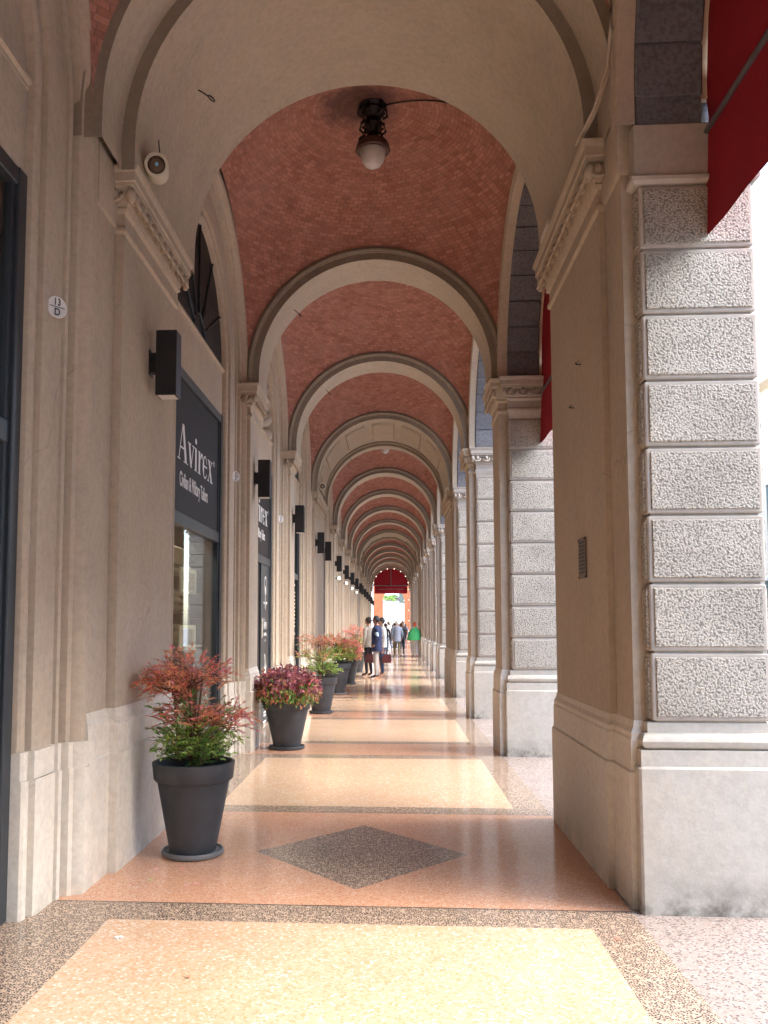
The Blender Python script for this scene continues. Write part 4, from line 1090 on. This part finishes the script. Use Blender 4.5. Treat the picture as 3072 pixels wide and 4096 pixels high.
# ------------------------------------------------------------------ people
def person(label, loc, rz, h, C, pose='stand', hair='short', extra=None, bag=None, detail=True, arms=None, group=None, head_up=0, lean=0):
    """C: dict skin, hair, top, legs, shoe (+jacket). Local front is +Y."""
    t = thing('person', label, 'person', loc, group, rz)
    s = h/1.75
    J = {'pel': (0, 0, .95), 'bel': (0, 0, 1.10), 'che': (0, 0, 1.30), 'nk': (0, -.01, 1.47), 'hd': (0, .005, 1.56)}
    if pose == 'walk':
        legs = {-1: [(-.09, 0, .90), (-.10, .16, .50), (-.10, .14, .09), (-.10, .28, .04)], 1: [(.09, 0, .90), (.10, -.04, .49), (.10, -.30, .13), (.10, -.20, .045)]}
        ar = {-1: [(-.19, 0, 1.41), (-.24, -.08, 1.13), (-.23, .02, .88), (-.22, .05, .80)], 1: [(.19, 0, 1.41), (.24, .06, 1.13), (.23, .18, .90), (.22, .22, .82)]}
    else:
        legs = {-1: [(-.09, 0, .90), (-.11, .02, .49), (-.12, -.01, .09), (-.14, .15, .04)], 1: [(.09, 0, .90), (.11, .02, .49), (.12, -.03, .09), (.14, .12, .04)]}
        ar = {-1: [(-.20, 0, 1.41), (-.26, -.03, 1.13), (-.25, .05, .88), (-.25, .07, .80)], 1: [(.20, 0, 1.41), (.26, -.03, 1.13), (.25, .05, .88), (.25, .07, .80)]}
    if arms: ar = arms
    V, E, Rr, Mt = [], [], [], []
    def av(p, r): V.append(tuple(x*s for x in p)); Rr.append(r if isinstance(r, tuple) else (r, r)); return len(V)-1
    def ed(a, b, m): E.append((a, b)); Mt.append(m)
    SK, TOP, LEG, SHOE = 0, 1, 2, 3
    pel = av(J['pel'], (.145, .11)); bel = av(J['bel'], (.14, .105)); che = av(J['che'], (.155, .11)); nk = av(J['nk'], (.06, .06)); hd = av(J['hd'], (.055, .055))
    ed(pel, bel, TOP); ed(bel, che, TOP); ed(che, nk, TOP); ed(nk, hd, SK)
    for sg in (-1, 1):
        a = [av(p, r) for p, r in zip(legs[sg], (.092, .062, .042, .032))]
        ed(pel, a[0], LEG); ed(a[0], a[1], LEG); ed(a[1], a[2], LEG); ed(a[2], a[3], SHOE)
        b = [av(p, r) for p, r in zip(ar[sg], (.062, .047, .033, .028))]
        ed(che, b[0], TOP); ed(b[0], b[1], TOP); ed(b[1], b[2], TOP); ed(b[2], b[3], SK)
        if detail:
            w, e = Vector(ar[sg][2]), Vector(ar[sg][3]); d = (e-w).normalized(); sd = Vector((0, 1, 0)) if abs(d.y) < .7 else Vector((1, 0, 0)); sd = (sd-d*sd.dot(d)).normalized()
            inn = Vector((-sg, 0, 0))
            for f, (o, L) in enumerate(((.027, .062), (.009, .072), (-.009, .067), (-.026, .052))):
                p1 = e+sd*o+d*.012; p2 = p1+d*L*.55+inn*.006; p3 = p2+d*L*.4+inn*.018
                i1, i2, i3 = av(p1, .009), av(p2, .0085), av(p3, .007); ed(b[3], i1, SK); ed(i1, i2, SK); ed(i2, i3, SK)
            p1 = w+d*.03+sd*.034; p2 = p1+sd*.02+d*.03+inn*.008; i1, i2 = av(p1, .010), av(p2, .009); ed(b[3], i1, SK); ed(i1, i2, SK)
    me = bpy.data.meshes.new('p'); me.from_pydata(V, E, [])
    o = bpy.data.objects.new('p', me); COL.objects.link(o)
    md = o.modifiers.new('s', 'SKIN'); md.use_smooth_shade = True
    sv = me.skin_vertices[0].data
    for i, r in enumerate(Rr): sv[i].radius = (r[0]*s, r[1]*s)
    sv[0].use_root = True
    sb = o.modifiers.new('b', 'SUBSURF'); sb.levels = 2 if detail else 1; sb.render_levels = sb.levels
    bpy.context.view_layer.update()
    ev = bpy.data.meshes.new_from_object(o.evaluated_get(bpy.context.evaluated_depsgraph_get()))
    bpy.data.objects.remove(o)
    mb = MB(); mb.v = [tuple(v.co) for v in ev.vertices]; mb.f = [tuple(p.vertices) for p in ev.polygons]
    cen = [p.center.copy() for p in ev.polygons]
    segs_ = [(Vector(V[a]), Vector(V[b]), m) for (a, b), m in zip(E, Mt)]
    for c in cen:
        best, bi = 9, 0
        for a, b, m in segs_:
            ab = b-a; u = max(0, min(1, (c-a).dot(ab)/max(1e-6, ab.length_squared))); dd = (c-a-ab*u).length
            if dd < best: best, bi = dd, m
        if bi == SHOE and c.z > .11*s: bi = LEG
        if bi == LEG and c.z < .085*s: bi = SHOE
        mb.m.append(bi)
    # head
    hb = MB()
    hb.ball((0, 0, 0), .076, .096, .118, 20, 16)
    for i2, (x, y, z) in enumerate(hb.v):
        if z < 0: hb.v[i2] = (x*(1-.45*(-z/.118)**1.6), y*(1-.12*(-z/.118))+.012*(-z/.118), z)
    hb.loops([[(-.010, .088, .018), (.010, .088, .018), (0, .094, .026)], [(-.016, .088, -.022), (.016, .088, -.022), (0, .118, -.022)]], 0, True, True, True)
    for sg in (-1, 1):
        hb.ball((sg*.077, -.004, -.005), .010, .018, .030, 8, 6); hb.ball((sg*.030, .086, .010), .012, .008, .007, 8, 6, 4)
        hb.box(sg*.030-.016, sg*.030+.016, .086, .095, .028, .034, 5)
    hb.ball((0, .090, -.052), .024, .010, .007, 10, 6, 6)
    hM = Matrix.Diagonal((s, s, s, 1)) @ Matrix.Translation((0, .02, 1.635)) @ Matrix.Rotation(R(head_up), 4, 'X')
    mb.add(hb, hM)
    mats = [plain('skin', C['skin'], .5, var=.05), plain('top_cloth', C['top'], .85), plain('trousers', C['legs'], .85), plain('shoes', C['shoe'], .5), plain('eye', (.05, .04, .035), .2), plain('brow', C['hair'], .8), plain('lips', (C['skin'][0]*.8, C['skin'][1]*.55, C['skin'][2]*.55), .5)]
    obj('body', mb, mats, t, smooth=True)
    hr = MB(); hr.ball((0, -.014, .028), .086, .102, .108, 20, 14)
    keep = []
    hr2 = MB()
    for i2, (x, y, z) in enumerate(hr.v):
        lim = .040 if y > .03 else (-.055 if hair == 'short' else -.16)
        if z < lim: z = lim-(.0 if hair == 'short' else 0)
        if y > .05 and z < .05: y = .05
        hr.v[i2] = (x*(1.04+.03*math.sin(9*y*40+z*60)), y, z)
    if hair == 'long': hr.ball((0, -.06, -.09), .085, .05, .13, 12, 8)
    hm = MB(); hm.add(hr, hM); obj('hair', hm, plain('hair', C['hair'], .7, var=.3, scale=60), t, smooth=True)
    def loft(rings, n=24, open_front=False):
        m = MB(); L = []
        for z, rx, ry, cy in rings:
            L.append([((rx*math.sin(a))*s, (cy+ry*math.cos(a))*s, (z+.008*math.sin(5*a)*(1 if z < 1 else 0))*s) for a in [2*PI*k/n for k in range(n)]] if not open_front else
                     [((rx*math.sin(a))*s, (cy+ry*math.cos(a))*s, z*s) for a in [R(16)+R(328)*k/n for k in range(n+1)]])
        m.loops(L, 0, not open_front); return m
    if 'jacket' in C:
        col = plain('jacket_cloth', C['jacket'], .85)
        m = loft([(.76, .195, .155, -.01), (.90, .19, .15, 0), (1.08, .182, .145, 0), (1.28, .20, .15, -.005), (1.40, .205, .125, -.01), (1.46, .13, .10, -.015), (1.49, .075, .075, -.015)], 28, True)
        for sg in (-1, 1):
            a = ar[sg]; pts = [Vector(p)*s for p in a[:3]]; pts[0] = pts[0]-Vector((sg*.03*s, 0, -.005)); m.tube([pts[0], (pts[0]+pts[1])/2, pts[1], pts[2]-(pts[2]-pts[1])*.02], .080*s, 14, 0, True, .064*s)
        obj('jacket', m, col, t, smooth=True)
    if extra == 'cape':
        m = loft([(.86, .40, .27, -.03), (.95, .39, .26, -.03), (1.15, .34, .22, -.02), (1.34, .27, .17, -.01), (1.43, .17, .12, -.01), (1.50, .085, .085, -.01)], 30)
        obj('cape', m, plain('green_cape', (.06, .42, .13), .8), t, smooth=True)
    if extra == 'shirt':
        m = loft([(.86, .185, .145, 0), (.95, .188, .15, 0), (1.15, .178, .14, 0), (1.32, .19, .14, 0), (1.42, .16, .11, -.01), (1.485, .075, .07, -.01)], 28); obj('shirt', m, plain('shirt_cloth', C['top'], .9), t, smooth=True)
    return t
SKN = (.50, .29, .20)
def arms_bag(): return {-1: [(-.20, 0, 1.41), (-.26, -.03, 1.13), (-.24, .02, .88), (-.235, .03, .80)], 1: [(.20, 0, 1.41), (.25, -.05, 1.14), (.17, .10, .98), (.08, .16, .96)]}
pocket = {-1: [(-.20, 0, 1.41), (-.27, -.07, 1.16), (-.21, .03, .96), (-.17, .06, .90)], 1: [(.20, 0, 1.41), (.27, -.07, 1.16), (.21, .03, .96), (.17, .06, .90)]}
person('man in beige pullover and dark trousers standing left of the group, looking up', (-.76, 25.75, 0), R(60), 1.76, dict(skin=SKN, hair=(.05, .035, .03), top=(.40, .36, .30), legs=(.018, .018, .022), shoe=(.16, .06, .03)), 'stand', extra='shirt', head_up=18)
person('man in navy blazer over a pale blue shirt with grey trousers', (-.50, 24.75, 0), R(82), 1.78, dict(skin=(.33, .17, .12), hair=(.03, .03, .035), top=(.42, .55, .68), legs=(.36, .34, .33), shoe=(.03, .035, .05), jacket=(.018, .028, .085)), 'stand', arms=pocket, head_up=4)
person('man in white shirt and jeans behind the navy blazer', (-.36, 25.9, 0), R(100), 1.74, dict(skin=SKN, hair=(.06, .05, .045), top=(.70, .70, .70), legs=(.05, .08, .16), shoe=(.30, .16, .10)), 'stand', extra='shirt', arms=arms_bag())
def hand_bag(x, y, z, c, label, rz=0):
    t = thing('hand_bag', label, 'bag', (x, y, z), rz=rz)
    m = MB(); m.loops([[(-.05, -.13, -.26), (.05, -.13, -.26), (.05, .13, -.26), (-.05, .13, -.26)], [(-.06, -.14, -.17), (.06, -.14, -.17), (.06, .14, -.17), (-.06, .14, -.17)], [(-.02, -.12, 0), (.02, -.12, 0), (.02, .12, 0), (-.02, .12, 0)]], 0, True, True, True); obj('bag_body', m, plain('bag_leather', c, .5), t)
    m = MB(); m.tube([(0, -.1, -.01), (0, -.07, .10), (0, .07, .10), (0, .1, -.01)], .009, 6); obj('handle', m, plain('bag_handle', c, .5), t)
hand_bag(-.22, 25.75, .66, (.16, .045, .045), 'reddish brown leather bag behind the navy blazer man', R(80)); hand_bag(-.70, 25.3, .68, (.09, .025, .028), 'dark maroon bag between the two standing men', R(80))
person('woman in black top and rolled blue jeans walking away', (-.42, 42.5, 0), R(-10), 1.62, dict(skin=SKN, hair=(.06, .035, .025), top=(.02, .02, .025), legs=(.12, .26, .42), shoe=(.35, .2, .14)), 'walk', 'long')
person('white haired man in blue grey jacket and olive trousers walking away', (.14, 41.2, 0), 0, 1.76, dict(skin=SKN, hair=(.62, .60, .57), top=(.25, .28, .36), legs=(.13, .12, .06), shoe=(.7, .68, .62), jacket=(.25, .29, .38)), 'walk')
person('person in dark clothes just ahead of the grey jacket man', (.38, 44.6, 0), 0, 1.66, dict(skin=SKN, hair=(.25, .13, .06), top=(.05, .06, .06), legs=(.02, .025, .04), shoe=(.05, .05, .05)), 'walk', 'long')
person('red haired woman in a green cape and pale trousers walking away', (1.00, 41.4, 0), 0, 1.66, dict(skin=SKN, hair=(.62, .10, .04), top=(.5, .05, .22), legs=(.52, .52, .50), shoe=(.6, .08, .12)), 'walk', extra='cape')
random.seed(21)
crowd = [(-.75, 52, (.03, .04, .10), (.03, .03, .05), 'navy', 'dark'), (-.35, 55, (.62, .64, .68), (.08, .12, .2), 'pale', 'blue'), (.05, 57, (.30, .38, .50), (.1, .1, .12), 'light blue', 'grey'), (.55, 54, (.05, .05, .06), (.05, .06, .1), 'black', 'dark blue'),
         (-.1, 63, (.75, .75, .75), (.05, .05, .08), 'white', 'dark'), (.4, 65, (.5, .2, .18), (.1, .12, .2), 'rust', 'blue'), (.9, 68, (.12, .25, .45), (.3, .3, .3), 'blue', 'grey'), (-.6, 70, (.72, .72, .70), (.1, .1, .1), 'white', 'black'),
         (.0, 78, (.55, .4, .12), (.2, .2, .2), 'mustard', 'grey'), (.5, 82, (.30, .03, .06), (.1, .1, .14), 'maroon', 'dark'), (-.4, 85, (.7, .68, .66), (.3, .25, .2), 'cream', 'brown'), (.9, 88, (.2, .3, .2), (.1, .1, .1), 'green', 'black'), (.15, 92, (.6, .5, .5), (.05, .05, .1), 'pink', 'navy'), (.35, 74, (.7, .72, .75), (.25, .3, .4), 'pale grey', 'blue')]
where = ['left', 'left middle', 'middle', 'right', 'middle', 'right middle', 'far right', 'far left']
for k, (x, y, a, b, na, nb) in enumerate(crowd):
    hc = random.choice([(.04, .03, .02), (.12, .07, .04), (.3, .22, .14), (.4, .38, .36)])
    person(f'distant person in {na} top and {nb} trousers, ' + ('inside the far end of the arcade' if y < 66 else 'beyond the red end awning' if y < 76 else 'under the orange portico'), (x, y, 0), random.choice([0, 0, PI, .4]), random.uniform(1.6, 1.82),
           dict(skin=SKN, hair=hc, top=a, legs=b, shoe=(.05, .05, .05)), random.choice(['walk', 'stand']), random.choice(['short', 'long']), detail=False, group='distant people at the arcade end')

# ------------------------------------------------------------------ beyond the end
tp = thing('orange_portico', 'orange plastered portico across the street, past the red end awning', 'portico', (0, 74.6, 0))
m = MB(); r = .93; cx = -.02; zc = 3.75; X0_, X1_ = -1.78, 1.62
for y0_, y1_ in ((0, 1.0),):
    ed_ = [(X0_, None), (cx-r, None)]+[(cx-r*math.cos(PI*k/20), zc+r*math.sin(PI*k/20)) for k in range(21)]+[(cx+r, None), (X1_, None)]
    for (xa, za), (xb, zb) in zip(ed_, ed_[1:]):
        if xb-xa < 1e-5: continue
        za = -.05 if za is None else za; zb = -.05 if zb is None else zb
        if xa in (X0_,) or xb == X1_: za = zb = -.05
        m.loops([[(xa, y0_, za), (xa, y1_, za), (xa, y1_, 6.2), (xa, y0_, 6.2)], [(xb, y0_, zb), (xb, y1_, zb), (xb, y1_, 6.2), (xb, y0_, 6.2)]], 0, True, True, True)
    for sg in (-1, 1): m.box(min(cx+sg*r, cx+sg*(r+.02)), max(cx+sg*r, cx+sg*(r+.02)), y0_+.01, y1_-.01, -.05, zc)
obj('arch_wall', m, M_TERRA, tp)
m = MB(); m.box(cx-r-.05, cx-r+.06, -.05, 1.05, 3.6, 3.75); m.box(cx+r-.06, cx+r+.05, -.05, 1.05, 3.6, 3.75); obj('imposts', m, M_GRS, tp)
hb_ = thing('hanging_plant', 'bright green fern hanging in the orange portico', 'plant', (-.55, 77.5, 4.05))
fo, st_ = MB(), MB(); random.seed(3)
for k in range(60):
    a = random.uniform(0, 2*PI); d = Vector((math.cos(a), math.sin(a), random.uniform(-.2, .8))).normalized()
    spray(fo, st_, Vector((0, 0, 0)), d, random.uniform(.5, .9), 6, .2, .07, {LI: 3, G: 4})
obj('fronds', fo, LEAF, hb_); obj('stems', st_, M_STEM, hb_)
pa = thing('parasol', 'dark half round parasol beyond the hanging fern', 'parasol', (-.05, 84, 0))
m = MB(); m.lathe([(.75, 3.95), (.6, 4.3), (.3, 4.52), (.0, 4.6)], 24, cap=False); obj('canopy', m, M_SIGN, pa); m = MB(); m.tube([(0, 0, 0), (0, 0, 4.5)], .03); obj('pole', m, M_BAR, pa)
def building(label, x0, x1, y0, y1, h, mat, side, cat='building'):
    t = thing('building', label, cat, (0, 0, 0))
    m = MB(); m.box(x0, x1, y0, y1, 0, h); m.stack((x0, x1, y0, y1), [(.0, h), (.35, h+.15), (.35, h+.35), (0, h+.4)]); obj('wall', m, mat, t)
    def win(a, b, z, hh):
        w = MB(); f = MB()
        if side == 'w':
            w.box(x0-.05, x0+.02, a, b, z, z+hh); f.box(x0-.12, x0-.03, a-.15, b+.15, z+hh+.02, z+hh+.2)
        else:
            w.box(a, b, y0-.05, y0+.02, z, z+hh); f.box(a-.15, b+.15, y0-.12, y0-.03, z+hh+.02, z+hh+.2)
        o = obj('window', w, M_SHUT, t); obj('lintel', f, M_PALE, o)
    u, u1, st_, ww = (y0+1.5, y1-1.5, 3.2, 1.1) if side == 'w' else (x0+1.2, x1-1.2, 3.4, 1.0)
    while u < u1:
        for z in (4.9, 8.3, 11.7):
            if z+2.4 < h: win(u, u+ww, z, 1.9)
        if side == 'w': win(u-.3, u+1.5, .1, 3.1)
        u += st_
    return t
building('pale building along the opposite side of the street', 14.2, 24, -30, 30, 9.5, M_PALE, 'w')
building('ochre building farther along the opposite side of the street', 14.2, 24, 30.6, 71, 10.5, M_OCHRE, 'w')
building('bright pale building closing the view behind the orange portico', -14, 20, 128, 140, 14, M_PALE, 's')

# ------------------------------------------------------------------ world, sun, camera
w = bpy.data.worlds.new('World'); SC.world = w; w.use_nodes = True; nt = w.node_tree
SUN_EL, SUN_AZ = 45, 98          # azimuth measured clockwise from +Y
sky = nt.nodes.new('ShaderNodeTexSky'); sky.sky_type = 'NISHITA'; sky.sun_disc = False
sky.sun_elevation = R(SUN_EL); sky.sun_rotation = R(SUN_AZ); sky.air_density = 1.0; sky.dust_density = 2.0; sky.ozone_density = 1.0
bg = nt.nodes['Background']; nt.links.new(sky.outputs[0], bg.inputs[0]); bg.inputs[1].default_value = .15
ld = bpy.data.lights.new('sun', 'SUN'); ld.energy = .5; ld.angle = R(35); ld.color = (1, .97, .93)
lo = bpy.data.objects.new('sun', ld); COL.objects.link(lo)
a, e = R(SUN_AZ), R(SUN_EL)
dv = Vector((math.sin(a)*math.cos(e), math.cos(a)*math.cos(e), math.sin(e)))
lo.rotation_euler = dv.to_track_quat('Z', 'Y').to_euler(); lo.location = dv*30
cd = bpy.data.cameras.new('camera'); cam = bpy.data.objects.new('camera', cd); COL.objects.link(cam); SC.camera = cam
cam.location = (0, 0, 1.5); cam.rotation_euler = (R(90+4.3), 0, R(3.5))
cd.sensor_fit = 'HORIZONTAL'; cd.sensor_width = 36; cd.lens = 36*1850/1659
cd.shift_x = .05544; cd.shift_y = .06444; cd.clip_start = .05; cd.clip_end = 2000
SC.view_settings.view_transform = 'Standard'; SC.view_settings.look = 'None'; SC.view_settings.gamma = 1
SC.view_settings.exposure = 3.1
SC.cycles.max_bounces = 10; SC.cycles.diffuse_bounces = 8; SC.cycles.glossy_bounces = 4; SC.cycles.transparent_max_bounces = 12
SC.cycles.sample_clamp_indirect = 8
SC.cycles.use_denoising = True
